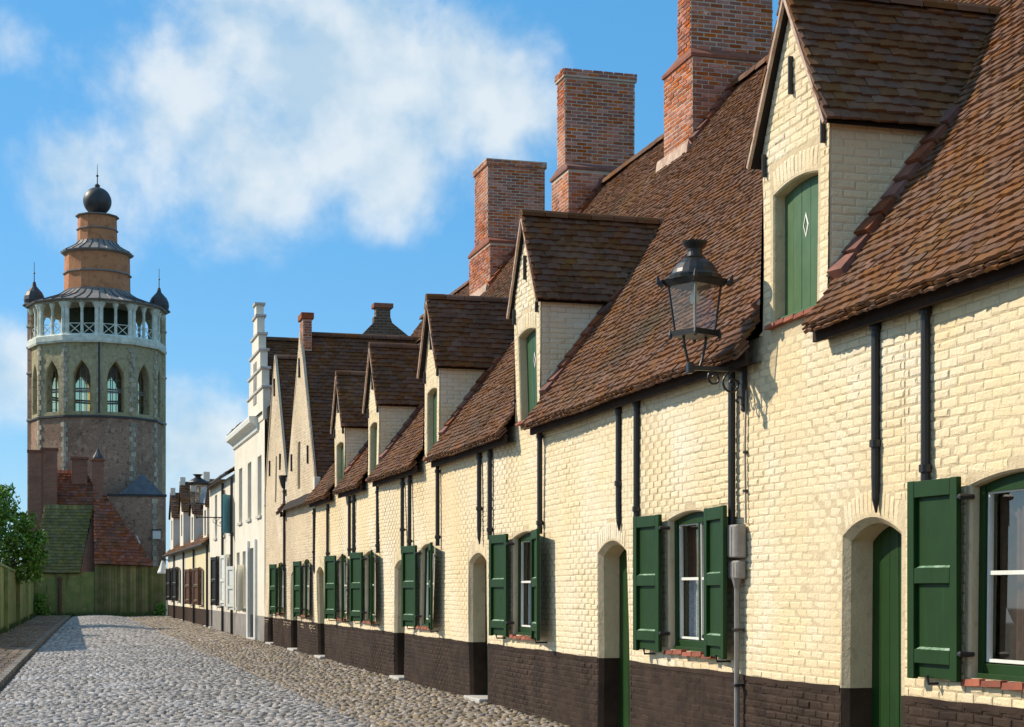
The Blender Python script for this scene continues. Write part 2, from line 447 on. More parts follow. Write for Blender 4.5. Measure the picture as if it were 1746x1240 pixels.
class G:
    def __init__(s):
        s.v = []
        s.f = []
        s.uv = None

    def add(s, vs, fs):
        n = len(s.v)
        s.v += [tuple(p) for p in vs]
        s.f += [tuple(i + n for i in q) for q in fs]
        return s

    def poly(s, *pts):
        return s.add(pts, [tuple(range(len(pts)))])

    def box(s, a, b):
        x0, y0, z0 = a
        x1, y1, z1 = b
        return s.add([(x0, y0, z0), (x1, y0, z0), (x1, y1, z0), (x0, y1, z0), (x0, y0, z1), (x1, y0, z1), (x1, y1, z1), (x0, y1, z1)],
                     [(0, 3, 2, 1), (4, 5, 6, 7), (0, 1, 5, 4), (1, 2, 6, 5), (2, 3, 7, 6), (3, 0, 4, 7)])

    def bbox(s, a, b, r=0.006):
        """box with chamfered edges"""
        (x0, y0, z0), (x1, y1, z1) = a, b
        vs = []
        idx = {}
        for ix, x in enumerate((x0, x1)):
            for iy, y in enumerate((y0, y1)):
                for iz, z in enumerate((z0, z1)):
                    dx = r if ix == 0 else -r
                    dy = r if iy == 0 else -r
                    dz = r if iz == 0 else -r
                    idx[ix, iy, iz] = len(vs)
                    vs += [(x, y + dy, z + dz), (x + dx, y, z + dz), (x + dx, y + dy, z)]
        fs = []

        def I(ix, iy, iz, k):
            return idx[ix, iy, iz] + k
        for t in (0, 1):
            fs.append(tuple(I(t, a_, b_, 0) for a_, b_ in ((0, 0), (1, 0), (1, 1), (0, 1))))
            fs.append(tuple(I(a_, t, b_, 1) for a_, b_ in ((0, 0), (1, 0), (1, 1), (0, 1))))
            fs.append(tuple(I(a_, b_, t, 2) for a_, b_ in ((0, 0), (1, 0), (1, 1), (0, 1))))
        for p in (0, 1):
            for q in (0, 1):
                fs.append((I(p, q, 0, 0), I(p, q, 1, 0), I(p, q, 1, 1), I(p, q, 0, 1)))
                fs.append((I(p, 0, q, 0), I(p, 1, q, 0), I(p, 1, q, 2), I(p, 0, q, 2)))
                fs.append((I(0, p, q, 1), I(1, p, q, 1), I(1, p, q, 2), I(0, p, q, 2)))
                for w in (0, 1):
                    fs.append((I(p, q, w, 0), I(p, q, w, 1), I(p, q, w, 2)))
        return s.add(vs, fs)

    def tube(s, pts, r, n=8, cap=True):
        pts = [Vector(p) for p in pts]
        rs = r if isinstance(r, (list, tuple)) else [r] * len(pts)
        rings = []
        for i, p in enumerate(pts):
            t = (pts[min(i + 1, len(pts) - 1)] - pts[max(i - 1, 0)]).normalized()
            a = t.cross(Vector((0.31, 0.9, 0.2)))
            if a.length < 0.1:
                a = t.cross(Vector((1, 0, 0)))
            a.normalize()
            b = t.cross(a)
            rings.append([p + (a * math.cos(2 * PI * k / n) + b * math.sin(2 * PI * k / n)) * rs[i] for k in range(n)])
        vs = [q for ring in rings for q in ring]
        fs = []
        for i in range(len(pts) - 1):
            for k in range(n):
                fs.append((i * n + k, i * n + (k + 1) % n, (i + 1) * n + (k + 1) % n, (i + 1) * n + k))
        if cap:
            fs.append(tuple(range(n))[::-1])
            fs.append(tuple((len(pts) - 1) * n + k for k in range(n)))
        return s.add(vs, fs)

    def lathe(s, c, prof, n=16, rot=0.0, sx=1.0, sy=1.0):
        cx, cy, cz = c
        vs = []
        for r, z in prof:
            for k in range(n):
                a = 2 * PI * k / n + rot
                vs.append((cx + math.cos(a) * r * sx, cy + math.sin(a) * r * sy, cz + z))
        fs = []
        for i in range(len(prof) - 1):
            for k in range(n):
                fs.append((i * n + k, i * n + (k + 1) % n, (i + 1) * n + (k + 1) % n, (i + 1) * n + k))
        fs.append(tuple(range(n))[::-1])
        fs.append(tuple((len(prof) - 1) * n + k for k in range(n)))
        return s.add(vs, fs)


def mesh(name, verts, faces, material, uv=None, smooth=False):
    me = bpy.data.meshes.new(name)
    me.from_pydata(verts, [], faces)
    if material:
        me.materials.append(MATS[material])
    if uv is not None:
        l = me.uv_layers.new(name='UVMap')
        vi = np.zeros(len(me.loops), dtype=np.int32)
        me.loops.foreach_get('vertex_index', vi)
        l.data.foreach_set('uv', np.asarray(uv, dtype=np.float32)[vi].ravel())
    if smooth:
        me.polygons.foreach_set('use_smooth', [True] * len(me.polygons))
    me.update()
    return me


def thing(name, loc, label, cat, group=None):
    o = bpy.data.objects.new(name, None)
    o.empty_display_size = 0.3
    C.objects.link(o)
    o.location = loc
    o['label'] = label
    o['category'] = cat
    if group:
        o['group'] = group
    ROOT[o.name] = Vector(loc)
    return o


def part(name, g, material, parent=None, smooth=False, label=None, stuff=False):
    if not g.v:
        return None
    off = ROOT[parent.name] if parent else Vector((0, 0, 0))
    vs = [(p[0] - off.x, p[1] - off.y, p[2] - off.z) for p in g.v]
    o = bpy.data.objects.new(name, mesh(name, vs, g.f, material, g.uv, smooth))
    C.objects.link(o)
    if parent:
        o.parent = parent
    ROOT[o.name] = off
    if label:
        o['label'] = label
    if stuff:
        o['kind'] = 'stuff'
    return o


def structure(name, g, material, smooth=False):
    o = part(name, g, material, None, smooth)
    o['kind'] = 'structure'
    return o


CAMP = np.array([0.0, 0.0, EYE])


def in_view(p):
    d = p - CAMP
    s, c = math.sin(YAW), math.cos(YAW)
    z = d[:, 0] * s + d[:, 1] * c
    u = (d[:, 0] * c - d[:, 1] * s) / z * 2783 + 873
    v = 1008 - d[:, 2] / z * 2783
    return (z > 1) & (u > -10) & (u < 1756) & (v > -10) & (v < 1250)


def pieces(name, M, units, material, parent, limit=300, stuff_name=None, smooth=False, min_px=9.0):
    """M: (n,4,4) world matrices of unit pieces; the largest in view become objects, the rest one 'stuff' part"""
    if len(M) == 0:
        return
    M = np.asarray(M, dtype=float)
    off = np.array(ROOT[parent.name]) if parent else np.zeros(3)
    pos = M[:, :3, 3]
    dist = np.linalg.norm(pos - CAMP, axis=1)
    key = dist + np.where(in_view(pos), 0, 1e4)
    order = np.argsort(key)
    size = np.linalg.norm(M[:, :3, 0], axis=1) * 2783 / dist
    single = [i for i in order[:limit] if key[i] < 1e4 and size[i] >= min_px]
    sset = np.zeros(len(M), bool)
    sset[single] = True
    var = rng.integers(0, len(units), len(M))
    data = [mesh(name, u[0], u[1], material, None, smooth) for u in units] if single else []
    for i in single:
        o = bpy.data.objects.new(name, data[var[i]])
        m = M[i].copy()
        m[:3, 3] -= off
        C.objects.link(o)
        if parent:
            o.parent = parent
        o.matrix_basis = Matrix(m.tolist())
    rest = np.where(~sset)[0]
    if len(rest):
        V = []
        F = []
        base = 0
        for k, (uv_, uf) in enumerate(units):
            idx = rest[var[rest] == k]
            if not len(idx):
                continue
            uvh = np.c_[np.asarray(uv_, float), np.ones(len(uv_))]
            W = np.einsum('nij,vj->nvi', M[idx], uvh)[:, :, :3] - off
            V.append(W.reshape(-1, 3))
            for q in uf:
                q = np.asarray(q)
                F.append((base + np.arange(len(idx)) * len(uv_), q))
            base += len(idx) * len(uv_)
        V = np.concatenate(V)
        faces = []
        for st, q in F:
            faces += (st[:, None] + q[None, :]).tolist()
        sn = stuff_name or (name + 's')
        o = bpy.data.objects.new(sn, mesh(sn, V.tolist(), faces, material, None, smooth))
        C.objects.link(o)
        if parent:
            o.parent = parent
        o['kind'] = 'stuff'
        ROOT[o.name] = Vector(off.tolist())


def brick_units(n=6, cx=0.045, cz=0.14, jit=0.22, seed=1):
    r = random.Random(seed)
    us = []
    for k in range(n):
        vs = [(-.5, 0, -.5), (.5, 0, -.5), (.5, 0, .5), (-.5, 0, .5)]
        for (x, z) in ((-.5, -.5), (.5, -.5), (.5, .5), (-.5, .5)):
            vs.append((x * (1 - 2 * cx * r.uniform(.4, 1.7)), 1 + r.uniform(-jit, jit), z * (1 - 2 * cz * r.uniform(.4, 1.7))))
        us.append((vs, [(4, 7, 6, 5), (0, 4, 5, 1), (1, 5, 6, 2), (2, 6, 7, 3), (3, 7, 4, 0)]))
    return us


def tile_units(n=5, seed=2):
    r = random.Random(seed)
    us = []
    for k in range(n):
        vs = []
        cam_ = 0.18 + r.uniform(-.1, .15)
        for y in (0, 1):
            for j, x in enumerate((-.5, 0, .5)):
                zz = cam_ if j == 1 else 0
                yy = y + (r.uniform(-.05, .05) if y == 0 else 0)
                vs.append((x, yy, 1 + zz + r.uniform(-.12, .12)))
                vs.append((x, yy, zz))
        # index: y*6 + j*2 (+1 bottom)
        fs = [(0, 2, 8, 6), (2, 4, 10, 8), (0, 1, 3, 2), (2, 3, 5, 4), (0, 6, 7, 1), (4, 5, 11, 10)]
        us.append((vs, fs))
    return us


def stone_units(n=6, seed=5, round_=0.26):
    r = random.Random(seed)
    us = []
    for k in range(n):
        ring = []
        for (x, y) in ((-.5, -.5), (.5, -.5), (.5, .5), (-.5, .5)):
            ring.append((x * r.uniform(.86, 1.06), y * r.uniform(.86, 1.06)))
        vs = [(x, y, 0) for x, y in ring] + [(x * .97, y * .97, .62) for x, y in ring]
        vs += [(x * (1 - round_), y * (1 - round_), 1 + r.uniform(-.12, .12)) for x, y in ring]
        fs = []
        for a in (0, 4):
            for k2 in range(4):
                fs.append((a + k2, a + (k2 + 1) % 4, a + 4 + (k2 + 1) % 4, a + 4 + k2))
        fs.append((8, 9, 10, 11))
        us.append((vs, fs))
    return us


BRICKS = brick_units(8, 0.07, 0.20, 0.35)
SHARP_BRICKS = brick_units(6, 0.02, 0.06, 0.15, 9)
TILES = tile_units()
STONES = stone_units()
ROUND_STONES = stone_units(8, 8, 0.34)
BLOCK = [([(-.5, -.5, -.5), (.5, -.5, -.5), (.5, .5, -.5), (-.5, .5, -.5), (-.47, -.46, .5), (.47, -.46, .5), (.47, .46, .5), (-.47, .46, .5)],
          [(0, 3, 2, 1), (4, 5, 6, 7), (0, 1, 5, 4), (1, 2, 6, 5), (2, 3, 7, 6), (3, 0, 4, 7)])]


def M4(cx, cy, cz, loc):
    m = np.eye(4)
    m[:3, 0] = cx
    m[:3, 1] = cy
    m[:3, 2] = cz
    m[:3, 3] = loc
    return m


def vec(*a):
    return np.array(a, float)


WX = 6.0                                   # plane of the street fronts


def wob(y, z):
    """old wall: it bulges and leans a little"""
    return 0.016 * math.sin(y * 0.9 + 0.6 * z) + 0.010 * math.sin(y * 2.3 - 1.1 * z + 1.0) + 0.008 * math.sin(1.9 * z + y * 0.35)


def street_P(y, z, d=0.0):
    return (WX + d + wob(y, z), y, z)


def ground_z(y):
    return max(0.0, 0.0034 * (y - 19.0))


class Opening:
    def __init__(s, u0, u1, v0, v1, rise=0.0, depth=0.15, r=0.015, ring=0.0, pointed=False, floor=True):
        s.u0, s.u1, s.v0, s.v1, s.rise, s.depth, s.r, s.ring, s.pointed, s.floor = u0, u1, v0, v1, rise, depth, r, ring, pointed, floor
        s.c = (u0 + u1) / 2
        s.h = (u1 - u0) / 2

    def top(s, u, e=0.0):
        t = min(1.0, abs(u - s.c) / (s.h + e))
        if s.pointed:
            return s.v1 + e + s.rise * math.sqrt(max(0, 1 - t)) * (1 - 0.12 * t)
        return s.v1 + e + s.rise * (1 - t * t)

    def half(s, v, e=0.0):
        """half width of the hole at height v, or 0"""
        if v < s.v0 or v > s.v1 + s.rise + e:
            return 0.0
        if v <= s.v1 + e or s.rise == 0:
            return s.h + e
        lo, hi = 0.0, s.h + e
        for _ in range(18):
            m_ = (lo + hi) / 2
            if s.top(s.c + m_, e) > v:
                lo = m_
            else:
                hi = m_
        return lo

    def outline(s, e=0.0, n=10):
        pts = [(s.u0 - e, s.v0), (s.u0 - e, s.v1 + e)]
        if s.rise > 0:
            for k in range(1, n):
                u = s.u0 - e + (2 * s.h + 2 * e) * k / n
                pts.append((u, s.top(u, e)))
        pts += [(s.u1 + e, s.v1 + e), (s.u1 + e, s.v0)]
        return pts


PL = 0.884                                 # height of the tarred plinth


def wall_sheet(P, u0, u1, v0, vtop, ops, split=None, du=0.45, dv=0.45, breaks=()):
    """front sheet with holes and reveals; returns (upper, lower) geometry, lower being below 'split'"""
    up, lo = G(), G()
    up.uv, lo.uv = [], []
    bs = {round(u0, 4), round(u1, 4)}
    n = max(1, int((u1 - u0) / du))
    for k in range(n):
        bs.add(round(u0 + (u1 - u0) * k / n, 4))
    for b in breaks:
        bs.add(round(b, 4))
    for o in ops:
        for (u, v) in o.outline(o.r):
            if u0 <= u <= u1:
                bs.add(round(u, 4))
    bs = sorted(bs)

    def quad(a, b, c, d):
        g = lo if (split is not None and (a[1] + b[1] + c[1] + d[1]) / 4 < split) else up
        g.poly(*[P(p[0], p[1], p[2] if len(p) > 2 else 0.0) for p in (a, b, c, d)])
        g.uv += [(p[0], p[1]) for p in (a, b, c, d)]
    for ua, ub in zip(bs[:-1], bs[1:]):
        if ub - ua < 1e-5:
            continue
        um = (ua + ub) / 2
        segs = []
        ca, cb = v0, v0
        for o in sorted([o for o in ops if o.u0 - o.r < um < o.u1 + o.r], key=lambda o: o.v0):
            if o.v0 > ca + 1e-4:
                segs.append((ca, cb, o.v0, o.v0))
            ca, cb = o.top(ua, o.r), o.top(ub, o.r)
        segs.append((ca, cb, vtop(ua), vtop(ub)))
        for (a0, b0, a1, b1) in segs:
            if a1 - a0 < 1e-4 and b1 - b0 < 1e-4:
                continue
            rows = [0.0]
            m_ = max(1, int(max(a1 - a0, b1 - b0) / dv))
            lev = [k / m_ for k in range(m_ + 1)]
            if split is not None and a0 < split < a1 and abs(a0 - b0) < 1e-6:
                t = (split - a0) / (a1 - a0)
                if abs(a1 - b1) < 1e-6:
                    lev = sorted(set([x for x in lev if abs(x - t) > 0.03] + [t]))
                else:
                    tb = t
            for t0, t1 in zip(lev[:-1], lev[1:]):
                quad((ua, a0 + (a1 - a0) * t0), (ub, b0 + (b1 - b0) * t0), (ub, b0 + (b1 - b0) * t1), (ua, a0 + (a1 - a0) * t1))
    for o in ops:
        rings = [(o.outline(o.r), 0.0), (o.outline(0.0), o.r * 1.2), (o.outline(0.0), o.depth)]
        for (pa, da), (pb, db) in zip(rings[:-1], rings[1:]):
            for k in range(len(pa) - 1):
                A, B, Cc, Dd = pa[k], pa[k + 1], pb[k + 1], pb[k]
                if split is not None and min(A[1], B[1]) < split < max(A[1], B[1]):
                    def cut(p, q):
                        t = (split - p[1]) / (q[1] - p[1])
                        return (p[0] + (q[0] - p[0]) * t, split)
                    m1, m2 = cut(A, B), cut(Dd, Cc)
                    quad((*A, da), (*m1, da), (*m2, db), (*Dd, db))
                    quad((*m1, da), (*B, da), (*Cc, db), (*m2, db))
                else:
                    quad((*A, da), (*B, da), (*Cc, db), (*Dd, db))
            if o.floor:
                quad((*pa[0], da), (*pa[-1], da), (*pb[-1], db), (*pb[0], db))
    return up, lo


def brick_rows(P, axis, Nn, u_of, v0, v1, L=0.215, H=0.068, joint=0.0065, depth=0.0047, phase=0.0, jit=0.004):
    """bricks in running bond; u_of(v) -> list of (a,b); P(u,v) -> point on the sheet"""
    out = []
    Nn = vec(*Nn)
    axis = vec(*axis)
    V = vec(0, 0, 1)
    A = axis if np.dot(np.cross(axis, Nn), V) > 0 else -axis
    k0 = int(math.ceil(v0 / H - 1e-6))
    k1 = int(math.floor(v1 / H + 1e-6))
    for k in range(k0, k1):
        v = (k + 0.5) * H
        for (a, b) in u_of(v):
            if b - a < 0.05:
                continue
            off = (0.5 * L if k % 2 else 0.0) + phase
            x = math.floor((a - off) / L) * L + off
            while x < b:
                p, q = max(a, x), min(b, x + L)
                x += L
                if q - p < 0.035:
                    continue
                l = (q - p) - joint
                hh = H - joint
                vv = v + random.uniform(-jit, jit)
                um = (p + q) / 2 + random.uniform(-jit, jit)
                t = random.uniform(-0.022, 0.022)
                Uv = A * math.cos(t) + V * math.sin(t)
                Vv = V * math.cos(t) - A * math.sin(t)
                d = depth * random.uniform(0.55, 1.4) * max(.22, 0.72 + 0.62 * math.sin(um * 1.1 + 0.7 * v) * math.sin(v * 1.7 - um * .4) + random.uniform(-.25, .25))
                out.append(M4(Uv * l * random.uniform(.96, 1.02), Nn * d, Vv * hh * random.uniform(.92, 1.06), np.array(P(um, vv))))
    return out


def clip_ops(intervals, v, ops, e=0.055, ring=True):
    res = list(intervals)
    for o in ops:
        h = 0.0
        top_e = e + (o.ring if ring else 0.0)
        if o.v0 - 0.02 <= v <= o.v1 + o.rise + top_e:
            if v > o.v1 and o.ring > 0 and ring:
                h = max(o.half(min(v, o.v1 + 1e-3), e), 0.0) if v < o.v1 + o.ring * 0.8 else o.half(max(o.v1, v - o.ring), e)
            else:
                h = o.half(max(v, o.v0), e)
        if h > 0:
            a, b = o.c - h, o.c + h
            nr = []
            for (p, q) in res:
                if b <= p or a >= q:
                    nr.append((p, q))
                else:
                    if a > p:
                        nr.append((p, a))
                    if b < q:
                        nr.append((b, q))
            res = nr
    return res


def ring_bricks(P, axis, Nn, o, depth=0.0038):
    """soldier bricks standing over an arched head"""
    out = []
    Nn = vec(*Nn)
    axis = vec(*axis)
    V = vec(0, 0, 1)
    A = axis if np.dot(np.cross(axis, Nn), V) > 0 else -axis
    sgn = 1 if np.dot(A, axis) > 0 else -1
    w = 2 * o.h + 0.01
    n = max(3, int(w / 0.068))
    for k in range(n):
        u = o.c - w / 2 + (k + .5) * w / n
        t = -(u - o.c) * 0.42 * sgn
        rad = V * math.cos(t) - A * math.sin(t)
        tan = A * math.cos(t) + V * math.sin(t)
        p = np.array(P(u, o.top(u, o.r) + 0.012 + o.ring / 2))
        out.append(M4(tan * (w / n - 0.010), Nn * depth * random.uniform(.6, 1.4), rad * (o.ring - 0.012), p))
    return out


def tile_rows(O, axis, S, Nn, a_of, s0, s1, gauge=0.102, w=0.168, t=0.021, length=0.17, lift=0.030):
    """plain tiles in courses on a plane through O; a_of(s) -> list of (a,b) along axis at slope distance s"""
    out = []
    O, axis, S, Nn = vec(*O), vec(*axis), vec(*S), vec(*Nn)
    A = axis if np.dot(np.cross(axis, S), Nn) > 0 else -axis
    n = int((s1 - s0) / gauge)
    for k in range(n + 1):
        s = s0 + k * gauge
        if s > s1:
            break
        for (a, b) in a_of(s):
            x = math.floor(a / w) * w + (0.5 * w if k % 2 else 0)
            if x > a:
                x -= w
            sag = 0.006 * math.sin(k * 1.7)
            while x < b:
                p, q = max(a, x), min(b, x + w)
                x += w
                if q - p < 0.04:
                    continue
                um = (p + q) / 2
                tilt = lift / length + random.uniform(-.02, .02)
                rot = random.gauss(0, 0.013)
                S1 = S * math.cos(tilt) - Nn * math.sin(tilt)
                N1 = Nn * math.cos(tilt) + S * math.sin(tilt)
                A1 = A * math.cos(rot) + S1 * math.sin(rot)
                S2 = S1 * math.cos(rot) - A * math.sin(rot)
                wave = 0.008 * math.sin(um * 1.3 + s * 0.8) + 0.006 * math.sin(um * 3.1 - s * 1.9)
                loc = O + axis * um + S * (s + random.gauss(0, 0.003) + sag + .003 * math.sin(um * 2.1 + k * .9)) + Nn * (lift + wave + random.uniform(-.002, .004))
                out.append(M4(A1 * ((q - p) * 0.985), S2 * length, N1 * t * random.uniform(.8, 1.3), loc))
    return out


# ------------------------------------------------------------------ ground, road, pavements
def kerb_x(y):
    return -0.9 + 0.0225 * (y - 29.0) + 0.00008 * (y - 29.0) ** 2


def build_ground():
    g = G()
    g.poly((-1500, -400, -0.12), (1500, -400, -0.12), (1500, 3000, -0.12), (-1500, 3000, -0.12))
    structure('ground', g, 'soil')
    ys = [-6 + 2.0 * k for k in range(51)]
    GUT = 3.72

    def strip(xa, xb, dz, n=6):
        g = G()
        for y0, y1 in zip(ys[:-1], ys[1:]):
            for k in range(n):
                r = []
                for (y, t) in ((y0, k / n), (y0, (k + 1) / n), (y1, (k + 1) / n), (y1, k / n)):
                    x = xa(y) + (xb(y) - xa(y)) * t
                    r.append((x, y, surf(x, y) + dz))
                g.poly(*r)
        return g

    def surf(x, y):
        z = ground_z(y)
        k = kerb_x(y)
        if x < k:
            return z + 0.04
        if x < GUT:
            t = (x - k) / (GUT - k)
            return z - 0.02 + 0.10 * (1 - (2 * t - 1) ** 2) - 0.03
        t = (x - GUT) / (6.0 - GUT)
        return z - 0.05 + 0.05 * min(1, t * 1.3) ** 0.8
    road = structure('road', strip(kerb_x, lambda y: GUT, 0.0, 8), 'joint_sand')
    pave = structure('pavement', strip(lambda y: GUT, lambda y: 6.35, -0.004, 5), 'joint_sand')
    left = structure('pavement', strip(lambda y: kerb_x(y) - 1.9, kerb_x, -0.004, 4), 'joint_sand')
    ROOT[road.name] = ROOT[pave.name] = ROOT[left.name] = Vector((0, 0, 0))
    # setts in rows across the road
    M = []
    y = 13.0
    row = 0
    while y < 93.0:
        d = random.uniform(0.08, 0.108) if y < 45 else 0.15
        x = kerb_x(y) + 0.06 + random.uniform(0, .08)
        while x < GUT - 0.02:
            w = random.uniform(0.095, 0.15) if y < 45 else random.uniform(.14, .2)
            t = random.gauss(0, 0.05)
            a = vec(math.cos(t), math.sin(t), random.gauss(0, .035))
            b = vec(-math.sin(t), math.cos(t), random.gauss(0, .045))
            bow = 0.12 * math.sin((x - 1.4) * 0.8)
            yy = y + random.gauss(0, .008) + bow * 0.3
            M.append(M4(a * (w - .014), b * (d - .012), vec(0, 0, 0.045 + random.uniform(-.010, .012)), vec(x + w / 2, yy, surf(x + w / 2, yy) - 0.022)))
            x += w
        y += d
    pieces('sett', M, STONES, 'sett', road, 300, 'setts', smooth=True)
    # rougher cobbles on the right-hand pavement
    M = []
    y = 13.0
    while y < 93.0:
        d = random.uniform(0.085, 0.125) if y < 50 else .17
        x = GUT + 0.03 + random.uniform(0, .06)
        while x < 5.98:
            w = random.uniform(0.085, 0.14) if y < 50 else .18
            t = random.gauss(0, 0.16)
            a = vec(math.cos(t), math.sin(t), random.gauss(0, .09))
            b = vec(-math.sin(t), math.cos(t), random.gauss(0, .10))
            yy = y + random.gauss(0, .018)
            M.append(M4(a * (w - .008), b * (d - .006), vec(0, 0, 0.054 + random.uniform(-.012, .014)), vec(x + w / 2, yy, surf(x + w / 2, yy) - 0.026)))
            x += w
        y += d
    pieces('cobble', M, ROUND_STONES, 'cobble', pave, 300, 'cobbles', smooth=True)
    # brown clinkers on the left-hand pavement
    M = []
    y = 22.0
    while y < 93.0:
        x = kerb_x(y) - 1.75
        while x < kerb_x(y) - 0.14:
            w = 0.2
            M.append(M4(vec(w - .01, 0, random.gauss(0, .01)), vec(0, 0.10 - .008, random.gauss(0, .02)), vec(0, 0, 0.03 + random.uniform(-.006, .006)),
                        vec(x + random.gauss(0, .01), y, surf(x, y) - 0.012)))
            x += w
        y += 0.10 if y < 60 else 0.13
    pieces('clinker', M, STONES, 'clinker', left, 300, 'clinkers')
    # kerb and gutter stones
    M = []
    y = 14.0
    while y < 92:
        l = random.uniform(.55, .9)
        x = kerb_x(y + l / 2) - 0.06
        M.append(M4(vec(0.14, 0.003, 0), vec(0.0225 * l, l - .012, 0), vec(0, 0, 0.13), vec(x, y + l / 2, ground_z(y) + 0.005)))
        y += l
    pieces('kerb_stone', M, BLOCK, 'kerb_stone', left, 300, 'kerb_stones')
    # weeds in the joints along the foot of the fronts
    g = G()
    for k in range(260):
        yy = random.uniform(18, 60)
        xx = WX - abs(random.gauss(0, .05)) - 0.02
        z0 = ground_z(yy)
        for j in range(random.randint(2, 6)):
            a = random.uniform(0, 2 * PI)
            h = random.uniform(.02, .07)
            g.poly((xx, yy, z0), (xx + .012 * math.cos(a), yy + .012 * math.sin(a), z0), (xx + h * .7 * math.cos(a + .5) - .02, yy + h * .7 * math.sin(a + .5), z0 + h))
    o = part('weeds', g, 'weed')
    o['kind'] = 'stuff'
    o['label'] = 'small weeds growing along the foot of the house fronts'
    o['category'] = 'weeds'


build_ground()

# ------------------------------------------------------------------ house details
PITCH = 1.33
SL = math.sqrt(1 + PITCH ** 2)
S_DIR = (1 / SL, 0, PITCH / SL)
N_DIR = (-PITCH / SL, 0, 1 / SL)
RIDGE_X = 9.85


def roof_z(x, z6=4.05):
    return z6 + PITCH * (x - 6.0)


def panel_shutter(parent, hinge_y, direction, z0, z1, width, angle, material='green_paint', name='shutter', standoff=0.075, detail=True, wx=WX):
    """a shutter folded back against the wall; direction = +1 leaf lies towards +Y from the hinge"""
    t = math.radians(angle)
    H0 = Vector((wx - standoff, hinge_y, 0))
    ax = Vector((-math.sin(t), direction * math.cos(t), 0))      # along the leaf, away from the window
    nx = Vector((-math.cos(t), -direction * math.sin(t), 0))     # out to the street

    def Q(a, z, d):
        p = H0 + ax * a + nx * d
        return (p.x, p.y, z)

    def bx(g, a0, a1, za, zb, d0, d1, r=0.004):
        t_ = G()
        t_.bbox((a0, d0, za), (a1, d1, zb), r)
        g.add([Q(p[0], p[2], p[1]) for p in t_.v], t_.f)
        return g
    st = 0.085
    H = z1 - z0
    fr = G()
    bx(fr, 0, st, z0, z1, -.02, .02)
    bx(fr, width - st, width, z0, z1, -.02, .02)
    rails = [(z0 + 0.11, z0 + 0.21), (z0 + H * 0.48, z0 + H * 0.48 + 0.11), (z1 - 0.12, z1 - 0.003)]
    for a, b in rails:
        bx(fr, st + .001, width - st - .001, a, b, -.019, .019)
    s = part(name, fr, material, parent)
    zs = [(z0 + .012, rails[0][0]), (rails[0][1], rails[1][0]), (rails[1][1], rails[2][0])]
    for a, b in zs:
        part('panel', bx(G(), st - .003, width - st + .003, a - .002, b + .002, -.020, -.014, .001), material, s)
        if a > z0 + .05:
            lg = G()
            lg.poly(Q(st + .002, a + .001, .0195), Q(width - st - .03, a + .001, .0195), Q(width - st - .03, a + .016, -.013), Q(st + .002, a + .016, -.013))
            part('ledge', lg, 'glint_ledge', s)  # sloped strip with the glint put into its colour
    if detail:
        for z in (z0 + 0.19, z1 - 0.14):
            g = G()
            p = Q(0, z, 0)
            g.tube([(wx + .01, p[1] - direction * .05, z), (wx - standoff - .01, p[1] - direction * .03, z), Q(.0, z, .0), Q(.03, z, .0)], [.016, .022, .020, .012], 6)
            part('hinge', g, 'iron', s)
        g = G()
        p = Q(width * 0.6, z0 + 0.005, 0)
        g.tube([(wx + .02, p[1], z0 - .03), (p[0], p[1], z0 - .03), (p[0] - .01, p[1], z0 + .03)], .011, 6)
        part('catch', g, 'iron', s)
    return s


def casement(parent, o, P, frame_mat='green_paint', sash_mat='white_paint', curtain='brown', mull=2, cross=0.52, lace=True, detail=True):
    d = o.depth
    w = part('window', window_frame(o, P, d), frame_mat, parent)
    u0, u1, v0, v1 = o.u0 + .065, o.u1 - .065, o.v0 + .11, o.v1 - .03
    sash = G()
    b = .022
    wdt = (u1 - u0) / mull

    def bx(a0, a1, z0, z1, d0, d1):
        t = G()
        t.box((d0, a0, z0), (d1, a1, z1))
        sash.add([P(p[1], p[2], p[0]) for p in t.v], t.f)
    for k in range(mull):
        a, c = u0 + k * wdt + (.015 if k else 0), u0 + (k + 1) * wdt - (.015 if k < mull - 1 else 0)
        bx(a, a + b, v0, v1, d - .045, d - .012)
        bx(c - b, c, v0, v1, d - .045, d - .012)
        bx(a + b, c - b, v0, v0 + b, d - .045, d - .012)
        bx(a + b, c - b, v1 - b, v1, d - .045, d - .012)
        vm = v0 + (v1 - v0) * cross
        bx(a + b, c - b, vm - .014, vm + .014, d - .047, d - .014)
        for z0, z1 in ((v0 + b, vm - .014), (vm + .014, v1 - b)):
            g = G()
            g.poly(P(a + b - .002, z0 - .002, d - .028), P(c - b + .002, z0 - .002, d - .028), P(c - b + .002, z1 + .002, d - .028), P(a + b - .002, z1 + .002, d - .028))
            part('pane', g, 'window_glass', w)
    part('sash', sash, sash_mat, w)
    # curtains
    if detail:
        for (z0, z1, m, amp, ph) in ((vm + .01, v1 + .02, 'curtain_brown', .012, 0), (v0 - .02, vm - .01, 'curtain_white' if lace else 'curtain_brown', .016, 1)):
            g = G()
            n = 60
            for k in range(n):
                ua, ub = u0 + (u1 - u0) * k / n, u0 + (u1 - u0) * (k + 1) / n
                fa, fb = [d + .07 + amp * math.sin(q * 75 + ph) + .01 * math.sin(q * 23) for q in (ua, ub)]
                g.poly(P(ua, z0, fa), P(ub, z0, fb), P(ub, z1, fb), P(ua, z1, fa))
            part('curtain', g, m, w)
    return w


